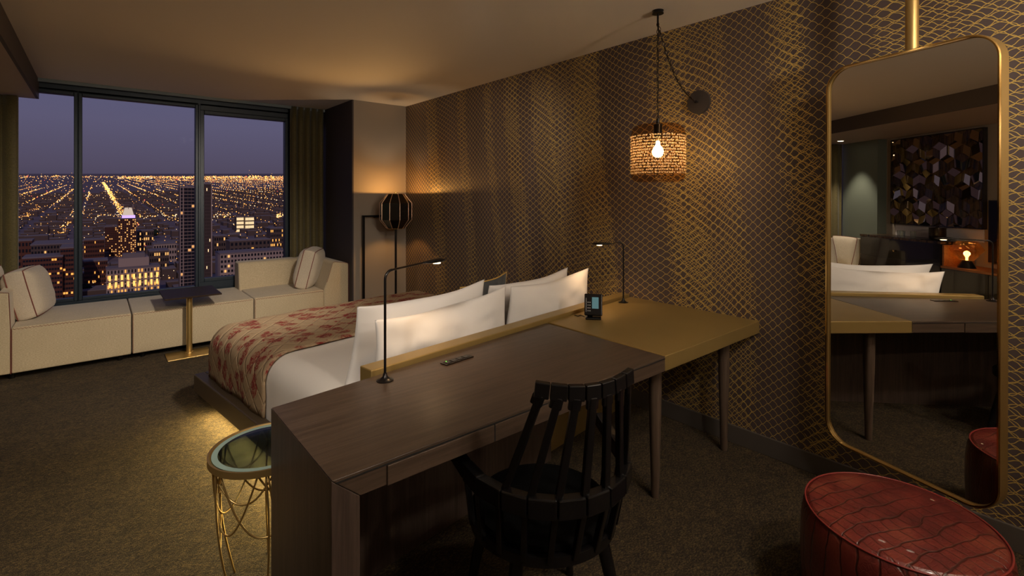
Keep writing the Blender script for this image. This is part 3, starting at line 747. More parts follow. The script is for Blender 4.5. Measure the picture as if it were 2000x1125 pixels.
B().lathe([(.05, CEIL - (MZ0 + MZ1) / 2 - .012), (.05, CEIL - (MZ0 + MZ1) / 2)], 24, (0, -.075, 0)).obj('ceiling_plate', 'brass', mi, smooth=40)

# ================================================================ PENDANT LAMP
PX, PY = 2.542, 1.668
pn = empty('pendant_lamp', (PX, PY, 0), label='glass jar pendant lamp with frosted script hanging on a dark chain', cat='pendant')
B().lathe([(.034, CEIL - .018), (.030, CEIL - .006), (.034, CEIL)], 28).obj('ceiling_canopy', 'black', pn, smooth=40)
B().tube([(0, 0, CEIL - .015), (0, 0, CEIL - .075)], .006, 8).obj('hook', 'black', pn)
def link(p, d, k, r=.0022, a=.007, L=.013):
    d = Vector(d).normalized(); s = d.orthogonal().normalized()
    if k % 2: s = d.cross(s)
    return [Vector(p) + d * (L * math.cos(t)) + s * (a * math.sin(t)) for t in [2 * PI * i / 10 for i in range(10)]]
def chain(path, name):
    b = B(); k = 0
    for p, q in zip(path, path[1:]):
        p, q = Vector(p), Vector(q); n = max(1, int((q - p).length / .021))
        for i in range(n): b.tube(link(p.lerp(q, (i + .5) / n), q - p, k), .0021, 5, closed=True); k += 1
    o = b.obj(name, 'bronze', pn, smooth=True, kind='stuff'); return o
chain([(0, 0, CEIL - .05), (0, 0, 1.915)], 'chain')
B().tube([(.004 * math.sin(i), .004 * math.cos(i), CEIL - .07 - i * .026) for i in range(23)], .003, 6).obj('cord', 'bronze', pn, smooth=True)
wc = Vector((WX - .035 - PX, 1.60 - PY, 2.05))
sag = [Vector((0, 0, CEIL - .075)).lerp(wc, t) - Vector((0, 0, .10 * math.sin(PI * t) * (1.2 - .4 * t))) for t in [i / 10 for i in range(11)]]
chain(sag, 'wall_chain')
B().tube([p + Vector((0, .004, -.003)) for p in sag], .003, 6).obj('wall_cord', 'bronze', pn, smooth=True)
cn = B().lathe([(.070, -.006), (.074, -.004), (.074, .018), (.0, .024)], 40, cap1=False)
cn.xf(Matrix.Translation((WX - PX - .004, 1.60 - PY, 2.055)) @ Matrix.Rotation(-PI / 2, 4, 'Y')); cn.obj('wall_canopy', simple('canopy_metal', (.05, .042, .04), .55, .3), pn, smooth=40)
B().tube([(WX - PX - .03, 1.60 - PY, 2.055), (WX - PX - .055, 1.60 - PY, 2.05)], .006, 8).obj('wall_hook', 'black', pn)
# jar
JR, J0, J1 = .156, 1.550, 1.895
jar = [(.022, J1), (.06, J1 - .002), (.12, J1 - .010), (.145, J1 - .028), (.154, J1 - .055), (.156, J1 - .09), (.156, J0 + .05), (.152, J0 + .022), (.138, J0 + .006), (.118, J0)]
B().lathe(jar, 64, cap0=False, cap1=False).obj('glass_jar', 'shade', pn, smooth=True)
B().lathe([(.010, J1 + .03), (.012, J1), (.026, J1 - .004), (.024, J1 - .05), (.020, J1 - .085)], 24).obj('socket_cap', 'black', pn, smooth=40)
B().lathe([(.0, 1.795), (.011, 1.79), (.013, 1.768), (.026, 1.752), (.033, 1.730), (.027, 1.707), (.012, 1.697), (0, 1.695)], 24, cap0=False, cap1=False).obj('bulb', 'bulb', pn, smooth=True)
light('pendant_light', 'POINT', (PX, PY, 1.73), 30, (1, .66, .36), .03)
# reversed frosted script wrapped on the jar
rows = ['is concerned with the course of the story', 'which have been considered the one and', 'to believe the first of which the other', 'on or companion that their own life', 'movement but evident that life is the',
        'element of that place and the moment', 'but you seem to have the answer', 'in practice the consecrated for', 'to reach or the woodland or', 'of the moment and humanity', 'the bill of this town for life', 'position and the material of', 'the reserved territorial act', 'or the then is the feel of']
try:
    rj = JR + .0012; ang_c = math.atan2(-PY, -PX); lh = (J1 - J0 - .115) / len(rows)
    allb = bmesh.new()
    for k, s in enumerate(rows):
        txt = (s + ' ' + rows[(k * 5 + 3) % len(rows)] + ' ' + rows[(k * 3 + 7) % len(rows)])[:74]
        cu_ = bpy.data.curves.new('t', 'FONT'); cu_.body = txt; cu_.size = lh * 1.1; cu_.resolution_u = 1; cu_.offset = .0002
        to = bpy.data.objects.new('t', cu_); COL.objects.link(to)
        dg = bpy.context.evaluated_depsgraph_get(); me = bpy.data.meshes.new_from_object(to.evaluated_get(dg))
        b = bmesh.new(); b.from_mesh(me); wx = max(v.co.x for v in b.verts) or 1
        for v in b.verts:
            u = v.co.x / wx; a = ang_c + 2 * PI * (u - .5) * .985; z = J1 - .072 - lh * (k + .75) + v.co.y      # runs backwards: read from inside
            v.co = Vector((rj * math.cos(-a + 2 * ang_c), rj * math.sin(-a + 2 * ang_c), z))
        b.to_mesh(me); b.free(); allb.from_mesh(me)
        bpy.data.objects.remove(to); bpy.data.meshes.remove(me)
    me = bpy.data.meshes.new('lettering'); allb.to_mesh(me); allb.free(); me.materials.append(M['letters'])
    lo = bpy.data.objects.new('lettering', me); COL.objects.link(lo); lo.parent = pn; lo['kind'] = 'stuff'; lo['label'] = 'frosted reversed script'
except Exception as ex: print('TEXT', ex)

# ================================================================ FLOOR LAMPS
fx, fy = 2.597, 5.12
fl = empty('floor_lamp', (fx, fy, 0), label='floor lamp with faceted dark lantern shade in the alcove corner', cat='lamp')
B().lathe([(.14, 0), (.14, .012), (.02, .02)], 36).obj('base', 'black', fl, smooth=40)
B().lathe([(.0125, .015), (.0125, 1.12)], 16).obj('pole', 'black', fl, smooth=40)
ZB, Z1_, Z2_, ZT = 1.10, 1.20, 1.385, 1.489; rb, rm = .098, .178
lv = [(rb, ZB), (rm, Z1_), (rm, Z2_), (rb, ZT)]; NS = 10
for i in range(NS):
    a0, a1 = 2 * PI * i / NS + .1, 2 * PI * (i + 1) / NS + .1; am = (a0 + a1) / 2
    p = B()
    for (r0, z0), (r1, z1) in zip(lv, lv[1:]):
        v = [p.bm.verts.new((r * math.cos(a), r * math.sin(a), z)) for r, z, a in ((r0, z0, a0 + .015), (r0, z0, a1 - .015), (r1, z1, a1 - .015), (r1, z1, a0 + .015))]; p.bm.faces.new(v)
    bmesh.ops.remove_doubles(p.bm, verts=p.bm.verts, dist=.0005)
    o = p.obj('shade_panel', 'smoke', fl); md = o.modifiers.new('s', 'SOLIDIFY'); md.thickness = .003
    B().tube([(r * math.cos(a0), r * math.sin(a0), z) for r, z in lv], .0036, 6).obj('rib', 'copper', fl)
for r, z, nm in ((rb, ZT, 'top_ring'), (rb, ZB, 'bottom_ring')):
    B().tube([(r * math.cos(2 * PI * i / 40), r * math.sin(2 * PI * i / 40), z) for i in range(40)], .003, 6, closed=True).obj(nm, 'brassp', fl, smooth=True)
B().tube([(-rb, 0, ZB), (rb, 0, ZB)], .004, 6).obj('cross_bar', 'black', fl)
B().lathe([(0, 1.462), (.014, 1.455), (.02, 1.43), (.014, 1.40), (.01, 1.37), (.01, 1.10)], 16, cap0=False).obj('bulb_stem', 'bronze', fl, smooth=True)
B().lathe([(0, 1.483), (.012, 1.478), (.016, 1.466), (.010, 1.456)], 16, cap0=False).obj('bulb', 'bulb', fl, smooth=True)
light('floor_lamp_up', 'POINT', (fx, fy, 1.487), 10, AMB, .005)
B().lathe([(.0, 1.506), (.013, 1.505), (.013, 1.502), (.0, 1.501)], 16, cap0=False, cap1=False).obj('light_baffle', 'brassp', fl, smooth=True)  # added disc that blocks the bulb's steep upward light
light('floor_lamp_up', 'POINT', (fx + .005, fy + .01, 1.36), 15, (1, .72, .45), .02)
o_ = light('floor_lamp_up', 'SPOT', (fx - .05, fy - .05, 1.50), 34, (1, .56, .20), .03, spot=72, blend=1.); aim(o_, (1.15, 3.75, CEIL))
light('floor_lamp_down', 'POINT', (fx, fy, 1.17), 14, AMB, .018)
e = empty('floor_reading_lamp', (2.335, 5.40, 0), label='slim black floor reading lamp with a horizontal arm in the alcove', cat='lamp')
B().box(-.012, .012, -.012, .012, 0, 1.245).obj('post', 'black', e)
B().box(-.012, .19, -.009, .009, 1.225, 1.245).obj('arm', 'black', e)
B().box(.12, .21, -.014, .014, 1.216, 1.232, .003).obj('lamp_head', 'black', e)
B().box(-.09, .09, -.04, .04, 0, .012).obj('base', 'black', e)

# ================================================================ LEFT WALL FURNITURE (seen in the mirror)
cr_ = empty('console', (-1.42, 4.93, 0), label='tall gloss black drinks console below the faceted art', cat='cabinet')
CT = .955
B().box(-.22, .20, -.645, .652, 0, CT - .03).obj('body', 'lacquer', cr_, bevel=.002)
B().box(-.225, .222, -.65, .657, CT - .03, CT).obj('top', 'ebony', cr_, bevel=.002)
for a, b, zz0, zz1 in ((-.64, .648, .66, CT - .036), (-.64, .003, .03, .655), (.007, .648, .03, .655)):
    d_ = B().box(.201, .218, a, b, zz0, zz1, .001).obj('door', 'lacquer', cr_)
    if zz0 > .5: k_ = B().lathe([(.006, 0), (.006, .012), (.014, .014), (.014, .020), (.0, .022)], 16, cap1=False); k_.xf(Matrix.Translation((.218, .03, .77)) @ Matrix.Rotation(PI / 2, 4, 'Y')); k_.obj('knob', 'brassp', d_, smooth=40, label='small round brass knob')
lb_ = empty('low_cabinet', (-1.42, 3.2, 0), label='low black cabinet with walnut top under the television', cat='cabinet')
LT = .66
B().box(-.22, .20, -1.2, 1.078, 0, LT - .025).obj('body', 'lacquer', lb_, bevel=.002)
B().box(-.22, .222, -1.2, 1.078, LT - .025, LT).obj('top', 'nook', lb_, bevel=.002)
B().box(-.20, .20, 1.055, 1.078, LT, CT - .04).obj('end_panel', 'nook', lb_)
for i in range(4): B().box(.201, .216, -1.19 + i * .567, -1.19 + i * .567 + .56, .03, LT - .03).obj('door', 'lacquer', lb_)
B().box(LX, LX + .012, 4.165, 5.452, CT, 1.118).obj('trim_11', simple('niche_back', (.62, .58, .56), .5), **S_)
nl = light('niche_light', 'AREA', (-1.615, 4.81, 1.124), 1.6, (.92, .90, 1), .02, sy=1.25); nl.rotation_euler = (0, T_(-12), 0)
tv = empty('television', (-1.60, 3.45, 1.10), label='black wall television at the right edge of the mirror view', cat='television')
B().box(-.03, .01, -.62, .62, -.37, .37, .004).obj('housing', 'plastic', tv)
B().box(.0101, .012, -.60, .60, -.35, .35).obj('screen', 'screen', tv)
# amber table lamp
al = empty('amber_table_lamp', (-1.34, 4.085, LT), label='amber glass table lamp with dark cone base on low cabinet', cat='lamp')
B().lathe([(.088, 0), (.086, .006), (.045, .085), (.040, .092)], 32).obj('cone_base', 'black', al, smooth=40)
B().lathe([(.056, .088), (.076, .10), (.165, .215), (.163, .222), (.098, .315), (.080, .318)], 10, cap0=False, cap1=False).obj('glass_shade', 'amber', al)
B().lathe([(.012, .09), (.012, .125), (.022, .145), (.028, .17), (.022, .195), (.0, .205)], 18, cap0=False, cap1=False).obj('bulb', emit('amber_bulb', (1, .6, .22), 14, False), al, smooth=True)
light('amber_light', 'POINT', (-1.34, 4.085, LT + .17), 4.5, (1, .5, .15), .03)
# tray, ice bucket, glasses
B().lathe([(.0, 0), (.145, 0), (.15, .008), (.142, .004), (0, .004)], 36, (-1.40, 4.56, CT), cap0=False, cap1=False).obj('tray', 'lacquer', smooth=40, label='round black tray under the ice bucket', cat='tray')
ib = empty('ice_bucket', (-1.40, 4.53, CT + .0085), label='dark cylindrical ice bucket with lid on the console', cat='bucket')
B().lathe([(.085, 0), (.088, .005), (.088, .14)], 32).obj('body', 'bronze', ib, smooth=40)
B().lathe([(.09, .141), (.09, .152), (.02, .158), (.012, .17)], 32).obj('lid', 'bronze', ib, smooth=40)
for i, (x, y) in enumerate(((-1.42, 5.12), (-1.36, 5.02), (-1.44, 4.93))):
    B().lathe([(.0, .004), (.03, .004), (.034, .085), (.036, .085), (.033, 0), (0, 0)], 24, (x, y, CT + .0005), cap0=False, cap1=False).obj('drinking_glass', 'glass', smooth=40,
      label=('drinking glass on console nearest the window', 'middle drinking glass on console', 'drinking glass on console nearest the ice bucket')[i], cat='glass', group='glasses on the console')
# faceted art
art = empty('faceted_art', (LX, 4.815, 1.735), label='large faceted mirror and wood relief art above black console', cat='artwork')
AW, AH = 1.335, 1.215
B().box(0, .02, -AW / 2, AW / 2, -AH / 2, AH / 2).obj('backing', 'lacquer', art)
for a, b, c, d in ((-AW / 2 - .012, -AW / 2, -AH / 2, AH / 2), (AW / 2, AW / 2 + .012, -AH / 2, AH / 2), (-AW / 2 - .012, AW / 2 + .012, AH / 2, AH / 2 + .012), (-AW / 2 - .012, AW / 2 + .012, -AH / 2 - .012, -AH / 2)):
    B().box(0, .055, a, b, c, d).obj('frame_rail', 'lacquer', art)
ncol, nrow = 7, 5.5
cw = AW / 6.5; chh = cw * 2 / math.sqrt(3) ; rnd = random.Random(11)
side = cw / math.sqrt(3); rowh = side * 1.5
r_i = 0; zc = AH / 2 - side * .35
def clip(poly):
    out = poly
    for ax, lim, sg in ((0, AW / 2, 1), (0, -AW / 2, -1), (1, AH / 2, 1), (1, -AH / 2, -1)):
        res = []
        for i in range(len(out)):
            p, q = out[i], out[(i + 1) % len(out)]; a, b = (p[ax] - lim) * sg <= 1e-9, (q[ax] - lim) * sg <= 1e-9
            if a: res.append(p)
            if a != b:
                t = (lim - p[ax]) / (q[ax] - p[ax]); res.append((p[0] + t * (q[0] - p[0]), p[1] + t * (q[1] - p[1])))
        out = res
        if not out: return []
    return out
while zc > -AH / 2 - side:
    for k in range(-4, 5):
        yc = k * cw + (cw / 2 if r_i % 2 else 0)
        hx = [(yc + side * math.cos(T_(30 + 60 * j)), zc + side * math.sin(T_(30 + 60 * j))) for j in range(6)]
        ty, tz = rnd.choice((-.35, -.15, .0, .18, .3)), rnd.choice((-.45, -.28, .1, .25, .4)); t_b = B(); used = False
        for j in (0, 2, 4):
            q = clip([(yc, zc), hx[(j) % 6], hx[(j + 1) % 6], hx[(j + 2) % 6]])
            if len(q) < 3: continue
            kx = (ty, tz) if j == 0 else ((-tz * .6, ty) if j == 2 else (.3 * tz, -.7 * ty))
            fr_ = [t_b.bm.verts.new((.045 + (y - yc) * kx[0] * .6 + (z - zc) * kx[1] * .6, y, z)) for y, z in q]
            bk = [t_b.bm.verts.new((.02, y, z)) for y, z in q]
            f = t_b.bm.faces.new(fr_); mi_ = (0 if rnd.random() < .52 else 1); f.material_index = mi_
            for a in range(len(q)): t_b.bm.faces.new((fr_[a], bk[a], bk[(a + 1) % len(q)], fr_[(a + 1) % len(q)])).material_index = 1
            used = True
        if used: t_b.obj('facet_tile', ['mirrorb', 'ebony'], art)
        else: t_b.bm.free()
    zc -= rowh; r_i += 1

# ================================================================ CITY
FWD = Vector((math.sin(YAW), math.cos(YAW))); RGT = Vector((math.cos(YAW), -math.sin(YAW)))
SL, G0_ = .0485, -120.
def gz(x, y): return G0_ + SL * (x * FWD.x + y * FWD.y)
def at(px_, d): u = (px_ - 1000) / 960; v = (FWD + RGT * u) * d; return v.x, v.y
def zat(py_, d): return EYE - (py_ - 383) / 960 * d
M['c_ground'] = simple('city_ground', (.24, .19, .22), .95, var=.5)
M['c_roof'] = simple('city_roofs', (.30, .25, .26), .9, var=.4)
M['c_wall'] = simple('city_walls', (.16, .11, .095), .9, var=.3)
M['brick'] = simple('city_brick', (.20, .075, .05), .9)
M['stone'] = simple('city_stone', (.60, .46, .40), .9)
M['dwin'] = simple('dark_window', (.02, .02, .03), .2)
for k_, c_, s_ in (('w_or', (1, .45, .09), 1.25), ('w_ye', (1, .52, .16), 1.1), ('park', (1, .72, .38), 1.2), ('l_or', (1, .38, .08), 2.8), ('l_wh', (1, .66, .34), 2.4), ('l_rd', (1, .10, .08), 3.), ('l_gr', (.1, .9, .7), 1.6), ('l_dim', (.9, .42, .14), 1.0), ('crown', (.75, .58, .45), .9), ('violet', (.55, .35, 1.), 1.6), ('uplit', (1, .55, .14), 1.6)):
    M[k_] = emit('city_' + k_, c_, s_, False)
far = 60000
v = [at(-900, 60), at(1500, 60), at(1500, far), at(-900, far)]
gb = B(); vv = [gb.bm.verts.new((x, y, gz(x, y))) for x, y in v]; gb.bm.faces.new(vv); gb.obj('city_ground', 'c_ground', kind='stuff', label='dark city ground stretching to the horizon', cat='ground')
RX = 48.  # the avenue runs along x = RX
class Lights:
    def __init__(s): s.v = []; s.f = []
    def add(s, x, y, z, r, rz=None):
        n = len(s.v); rz = rz or r; s.v += [(x - r, y, z), (x + r, y, z), (x, y - r, z), (x, y + r, z), (x, y, z - rz), (x, y, z + rz)]
        s.f += [(n + a, n + b, n + c) for a, b, c in ((0, 2, 5), (2, 1, 5), (1, 3, 5), (3, 0, 5), (2, 0, 4), (1, 2, 4), (3, 1, 4), (0, 3, 4))]
    def obj(s, name, mat, label, cat='street lights', kind='stuff'):
        me = bpy.data.meshes.new(name); me.from_pydata(s.v, [], s.f); me.materials.append(M[mat]); o = bpy.data.objects.new(name, me); COL.objects.link(o)
        return tag(o, label, cat, kind=kind)
LO, LW, LR, LD = Lights(), Lights(), Lights(), Lights()
rnd = random.Random(5)
def inview(x, y, m=60):
    d = x * FWD.x + y * FWD.y
    if d < 200: return None
    u = 1000 + 960 * (x * RGT.x + y * RGT.y) / d
    return d if -m - 60 < u < 700 + m else None
def lamp(x, y, k=1., hgt=7, jit=3):
    d = inview(x, y)
    if not d: return
    x += rnd.gauss(0, jit); y += rnd.gauss(0, jit); r = d / 960 * rnd.uniform(.5, 1.0) * k
    t = rnd.random(); L_ = LO if t < .60 else (LW if t < .74 else (LR if t < .755 else LD))
    L_.add(x, y, gz(x, y) + hgt + r, r)
yy = []
# long straight avenue
y = 1150.
while y < 6800:
    for _ in range(3): lamp(RX + rnd.uniform(-7, 7) + 6, y, 1.15 + .3 * rnd.random(), 8, 2)
    y += 16 + y * .006
# side streets parallel to it, lit in runs
for k in range(-13, 34):
    if k in (0,): continue
    X = RX + k * 82 + rnd.uniform(-10, 10); y = 620. + rnd.uniform(0, 80); on = True; cnt = 0; gap = rnd.uniform(26, 34)
    while y < (5600 if k < 3 else 8500):
        if cnt <= 0: on = rnd.random() < (.78 if y > 1000 else .45); cnt = rnd.randint(4, 13)
        if on or rnd.random() < .10: lamp(X, y, 1.08 if y < 4200 else .7, 12, 2.5)
        y += gap * (1 + y / 4200); cnt -= 1
# cross streets
for k in range(60):
    y = 640 + k * 105 * (1 + k / 40)
    if y > 9000: break
    x = -1600.
    while x < 6000:
        if rnd.random() < .10: lamp(x, y, .85)
        x += 34 * (1 + y / 3000)
# scattered lights
for i in range(1300):
    d = 480 * (24 ** rnd.random()); px_ = rnd.uniform(-20, 640); x, y = at(px_, d); lamp(x, y, .8, rnd.uniform(8, 18), 8)
# distant bright bands (industrial horizon)
for i in range(2400):
    px_ = rnd.uniform(-40, 660); hot = px_ > 230
    d = rnd.uniform(7600, 12500) if hot else rnd.uniform(9500, 14500)
    if not hot and rnd.random() < .8: continue
    x, y = at(px_, d); lamp(x, y, .72 if rnd.random() < .9 else 1.5, rnd.uniform(0, 20), 20)
for i in range(16):
    px_ = 395 + i * 10.5 + rnd.uniform(-3, 3); x, y = at(px_, 11800); LW.add(x, y, zat(rnd.uniform(346, 349), 11800), 14)
for px_, py_ in ((487, 333), (486, 341), (531, 339), (492, 341), (58, 346), (55, 342), (47, 343), (140, 338), (81, 340)): x, y = at(px_, 13000); LD.add(x, y, zat(py_, 13000), 9)
for a, b in ((236, 262), (293, 303)):
    for i in range(14): x, y = at(a + (b - a) * rnd.random(), 11500); LR.add(x, y, zat(349.5, 11500), 9)
# second wider orange street on the left, running to the mullion
for i in range(90):
    t = rnd.random(); px_, py_ = 116 + (150 - 116) * t, 470 + (415 - 470) * t; d = (-G0_ + EYE + 7) / ((py_ - 383) / 960 + SL); x, y = at(px_, d)
    (LO if i % 3 else LW).add(x + rnd.uniform(-7, 7), y, gz(x, y) + 7, d / 960 * rnd.uniform(.5, 1.0))
for i in range(60):
    t = rnd.random(); px_, py_ = 44 + (80 - 44) * t, 436 + (408 - 436) * t; d = (-G0_ + EYE + 7) / ((py_ - 383) / 960 + SL); x, y = at(px_, d)
    LO.add(x + rnd.uniform(-9, 9), y, gz(x, y) + 7, d / 960 * rnd.uniform(.5, .9))
for i in range(50):
    t = rnd.random(); px_, py_ = 262 + (285 - 262) * t, 440 + (500 - 440) * t; d = (-G0_ + EYE + 7) / ((py_ - 383) / 960 + SL); x, y = at(px_, d)
    (LO if i % 4 else LR).add(x + rnd.uniform(-5, 5), y, gz(x, y) + 7, d / 960 * rnd.uniform(.6, 1.2))
for i in range(150):
    px_ = rnd.choice((rnd.uniform(163, 232), rnd.uniform(265, 345), rnd.uniform(418, 450), rnd.uniform(540, 558))); py_ = rnd.gauss(431, 2.2); d = (-G0_ + EYE + 7) / ((py_ - 383) / 960 + SL); x, y = at(px_, d)
    (LW if i % 2 else LO).add(x, y, gz(x, y) + 7, d / 960 * rnd.uniform(.6, 1.3))
# low rooftops and house blocks: countless
blk = Lights(); rf = Lights(); wn = Lights()
def addbox(L_, x0, x1, y0, y1, z0, z1, top=True):
    n = len(L_.v); L_.v += [(x0, y0, z0), (x1, y0, z0), (x1, y1, z0), (x0, y1, z0), (x0, y0, z1), (x1, y0, z1), (x1, y1, z1), (x0, y1, z1)]
    L_.f += [(n, n + 1, n + 5, n + 4), (n + 1, n + 2, n + 6, n + 5), (n + 2, n + 3, n + 7, n + 6), (n + 3, n, n + 4, n + 7)]
    if top: L_.f.append((n + 4, n + 5, n + 6, n + 7))
def house(x0, x1, y0, y1, h, lit=.2):
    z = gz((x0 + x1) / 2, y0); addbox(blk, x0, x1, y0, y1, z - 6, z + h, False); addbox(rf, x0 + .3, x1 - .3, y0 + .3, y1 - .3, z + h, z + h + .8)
    d = x0 * FWD.x + y0 * FWD.y; w = d / 960 * .9
    n = int((x1 - x0) / 5)
    for i in range(n):
        for r in range(int(h / 4)):
            if rnd.random() < lit: addbox(wn, x0 + i * 5 + 1, x0 + i * 5 + 1 + min(3, max(w, 1.5)), y0 - .3, y0, z + r * 4 + 1.2, z + r * 4 + 1.2 + max(1.6, w * .9), True)
for k in range(-12, 30):
    X = RX + k * 82; y = 560.
    while y < 3600:
        if inview(X + 40, y, 100):
            x = X + 8
            while x < X + 72:
                w = rnd.uniform(7, 22) * (1 + y / 4000)
                if rnd.random() < .86: house(x, min(x + w, X + 74), y + rnd.uniform(0, 14), y + rnd.uniform(18, 36), rnd.choice((5, 7, 8, 9, 12)) * (1.6 if rnd.random() < .08 else 1), .07)
                x += w + 1
        y += 52 * (1 + y / 6000)
blk.obj('city_houses', 'c_wall', 'countless dark low house blocks of the city', 'houses')
rf.obj('city_roofs', 'c_roof', 'blue grey flat roofs across the low city', 'roofs')
wn.obj('city_window_lights', 'w_ye', 'scattered lit windows on low city houses', 'window lights')
LO.obj('orange_street_lights', 'l_or', 'orange street lights in long rows across the city')
LW.obj('white_street_lights', 'l_wh', 'warm white street lights dotted over the city')
LR.obj('red_city_lights', 'l_rd', 'small red lights near the horizon and in traffic')
LD.obj('dim_street_lights', 'l_dim', 'dim amber lights dotted over the city')
# dark tree crowns
tr = Lights()
# named buildings ------------------------------------------------
def building(name, label, pxl, pxr, ytop, d, dep, wall, cols, rows, lit, wmat='w_ye', z_base=None, roof='c_roof', ww=.55, wh=.5, sideL=False, litf=None, side_w=None, cat='building', grp='city towers and blocks seen from the window'):
    x0, y0 = at(pxl, d); x1, _ = at(pxr, d)
    # front face parallel to X through the left corner
    u = (pxr - 1000) / 960; dv = FWD + RGT * u; x1 = y0 / dv.y * dv.x
    zt = zat(ytop, d); zb = gz(x0, y0) - 10; H = zt - zb
    e = empty(name, (x0, y0, zb), label=label, cat=cat, group=grp)
    Wd = x1 - x0
    B().box(0, Wd, 0, dep, 0, H).obj('walls', wall, e)
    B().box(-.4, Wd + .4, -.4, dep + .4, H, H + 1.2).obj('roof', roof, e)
    ln, dn = B(), B(); c = Wd / cols; r = H / rows if not litf else 0
    r = (H - 8) / rows
    for i in range(cols):
        for j in range(rows):
            xx, zz = i * c + c * (1 - ww) / 2, H - (j + 1) * r + r * (1 - wh) / 2
            p = litf(i, j) if litf else lit
            (ln if rnd.random() < p else dn).box(xx, xx + c * ww, -.35, 0, zz, zz + r * wh)
    for b_, m_, n_ in ((ln, wmat, 'lit_windows'), (dn, 'dwin', 'dark_windows')):
        if len(b_.bm.verts): b_.obj(n_, m_, e, fixn=False, kind='stuff')
        else: b_.bm.free()
    return e, Wd, H, c, r
# brick tower with crown
bt, Wd, H, c, r = building('brick_tower', 'tall brick tower with glowing crown and many lit windows', 231, 266, 428, 700, 26, 'brick', 9, 19, .45, 'w_ye', litf=lambda i, j: .75 if i > 5 and (j % 8) < 7 else .35)
B().box(Wd * .22, Wd * .95, 2, 16, H, H + 5).obj('lit_band', 'violet', bt, label='violet lit band below the crown')
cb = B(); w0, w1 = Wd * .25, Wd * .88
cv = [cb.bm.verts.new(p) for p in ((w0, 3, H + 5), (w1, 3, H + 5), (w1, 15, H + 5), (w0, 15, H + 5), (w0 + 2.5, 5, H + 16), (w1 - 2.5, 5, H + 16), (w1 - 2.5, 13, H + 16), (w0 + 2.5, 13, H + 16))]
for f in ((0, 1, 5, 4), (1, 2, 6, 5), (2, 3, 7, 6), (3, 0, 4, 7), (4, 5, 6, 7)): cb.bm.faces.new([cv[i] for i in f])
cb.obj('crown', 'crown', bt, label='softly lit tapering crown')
for x_ in (w0 + 1, w1 - 1, (w0 + w1) / 2): B().tube([(x_, 4, H + 14), (x_, 4, H + (21 if x_ != (w0 + w1) / 2 else 17))], .35, 5).obj('spire', 'stone', bt)
building('brick_wing', 'stepped brick wing left of the crowned tower', 205, 232, 444, 705, 24, 'brick', 7, 17, .22)
# lit hotel
ht, Wd, H, c, r = building('lit_hotel', 'pale classical block with golden uplit facade in the city', 208, 312, 528, 440, 22, 'stone', 16, 8, .5, 'w_or', ww=.4, wh=.62, litf=lambda i, j: .25 if j < 3 else .7)
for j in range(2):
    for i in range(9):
        x_ = Wd * (i + .35) / 9; B().box(x_, x_ + 1.5, -.7, -.3, H - 5.2 - j * 6.2 - 4.6, H - 5.2 - j * 6.2).obj('pilaster_glow', 'uplit', ht)  # uplight on the pilasters drawn as emissive strips
B().box(-1, Wd + 1, -1.1, 0, H - 11.2, H - 10.5).obj('cornice', 'stone', ht)
B().box(-.5, Wd + .5, -.6, 0, H - 4.6, H - 3.9).obj('cornice', 'stone', ht)
B().box(Wd * .22, Wd * .80, 6, 20, H + 1.2, H + 9).obj('roof_block', 'stone', ht)
B().box(Wd * .30, Wd * .72, 8, 18, H + 9, H + 13).obj('plant_room', 'c_roof', ht)
# slender residential tower
rt, Wd, H, c, r = building('slender_tower', 'slender pale grid tower passing behind the window mullion', 352, 388, 366, 400, 10, 'c_wall', 5, 40, .05, 'l_dim', ww=.78, wh=.72)
for x_ in (-.3, Wd * .13, Wd * .86, Wd * .98): B().box(x_, x_ + .55, -.9, 0, 0, H + 1).obj('fin', 'stone', rt)
sb = B()
for j in range(40): sb.box(0, Wd, -.6, 0, H - j * r - .35, H - j * r)
sb.obj('floor_slabs', 'stone', rt, fixn=False, kind='stuff')
rt2, Wd, H, c, r = building('slender_tower_wing', 'narrow ribbed tower wing just right of the window mullion', 391, 414, 360, 408, 10, 'c_wall', 8, 40, .05, 'l_wh', ww=.3, wh=.8)
B().box(Wd - .7, Wd, -.9, 0, 0, H + 1).obj('fin', 'stone', rt2)
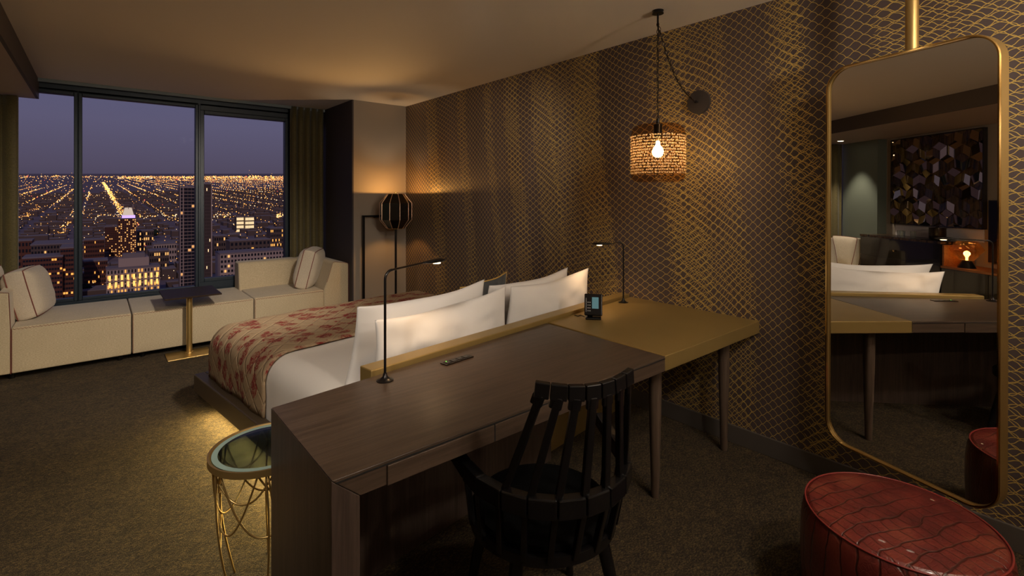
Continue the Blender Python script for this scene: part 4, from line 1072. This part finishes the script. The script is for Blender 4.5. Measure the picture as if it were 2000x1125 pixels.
# left office blocks
building('office_block', 'dark brick office block at lower left with a few lit floors', 44, 122, 506, 420, 30, 'brick', 14, 12, .10, 'w_or', ww=.75, wh=.42)
building('office_block', 'taller dark office slab beside the left mullion with lit floors', 118, 158, 486, 440, 40, 'brick', 8, 13, .20, 'w_or', ww=.8, wh=.42)
building('flat_roofed_block', 'wide low block with blue grey roof at lower left', 60, 158, 480, 520, 60, 'c_wall', 16, 9, .06)
building('apartment_block', 'pale apartment block at the lower right of the view', 430, 556, 497, 480, 26, 'stone', 20, 9, .08, 'w_ye')
building('apartment_block', 'mid rise block behind the right lower roofs', 449, 528, 472, 620, 26, 'c_wall', 10, 5, .18, 'w_or')
building('car_park', 'brightly lit parking structure in the middle distance on the right', 462, 476, 424, 1000, 20, 'c_wall', 7, 4, 1., 'park', ww=.8, wh=.7)
building('car_park', 'second brightly lit parking structure to the right of the first', 479, 496, 424, 1000, 20, 'c_wall', 8, 4, 1., 'park', ww=.8, wh=.7)
building('glass_block', 'dark block with yellow lit lines near the right curtain', 528, 556, 447, 760, 24, 'c_wall', 9, 5, .35, 'w_or')
building('low_warehouse', 'grey flat block right of the brick tower', 268, 300, 452, 760, 30, 'c_wall', 8, 4, .3)
building('low_warehouse', 'flat roofed block with lit top floor right of the lit hotel', 292, 330, 492, 560, 30, 'c_wall', 9, 5, .3)
building('low_warehouse', 'low pale block beside the slender tower', 300, 345, 478, 640, 26, 'stone', 9, 4, .22)
building('brick_row', 'row of brick houses left of the crowned tower', 164, 204, 470, 640, 30, 'brick', 12, 6, .14, 'w_or')
building('brick_row', 'low brick block below the left street', 164, 210, 512, 500, 26, 'brick', 12, 7, .14, 'w_or')
building('corner_block', 'dark block at the far left edge of the view', 28, 62, 472, 560, 30, 'brick', 5, 6, .1, 'w_or')
building('corner_block', 'grey block between slender tower and right roofs', 418, 445, 462, 700, 26, 'c_wall', 6, 4, .2)
for i, (px_, d, s_) in enumerate(((82, 640, 9), (60, 590, 7), (100, 600, 7), (275, 800, 8), (300, 900, 8), (165, 480, 6))):
    x, y = at(px_, d); b = B(); bmesh.ops.create_icosphere(b.bm, subdivisions=3, radius=s_)
    for v_ in b.bm.verts: v_.co *= 1 + .25 * noise.noise(v_.co * .35 + Vector((i, 0, 0))); v_.co.z *= .8
    t_ = empty('tree', (x, y, gz(x, y)), label=('dark round tree crown among the city roofs, %s' % ('left of the left mullion', 'nearest the left curtain', 'above the dark office block', 'right of the crowned tower', 'left of the slender tower', 'just right of the left mullion')[i]), cat='tree', group='trees among the roofs')
    b.xf(Matrix.Translation((0, 0, s_ * 1.3))); b.obj('crown', simple('night_foliage', (.02, .03, .015), 1.), t_)
    B().tube([(0, 0, -2), (0, 0, s_)], .5, 6).obj('trunk', 'c_wall', t_)
for o in [o for o in bpy.data.objects if o.name.startswith('sprinkler')]: bpy.data.objects.remove(o)
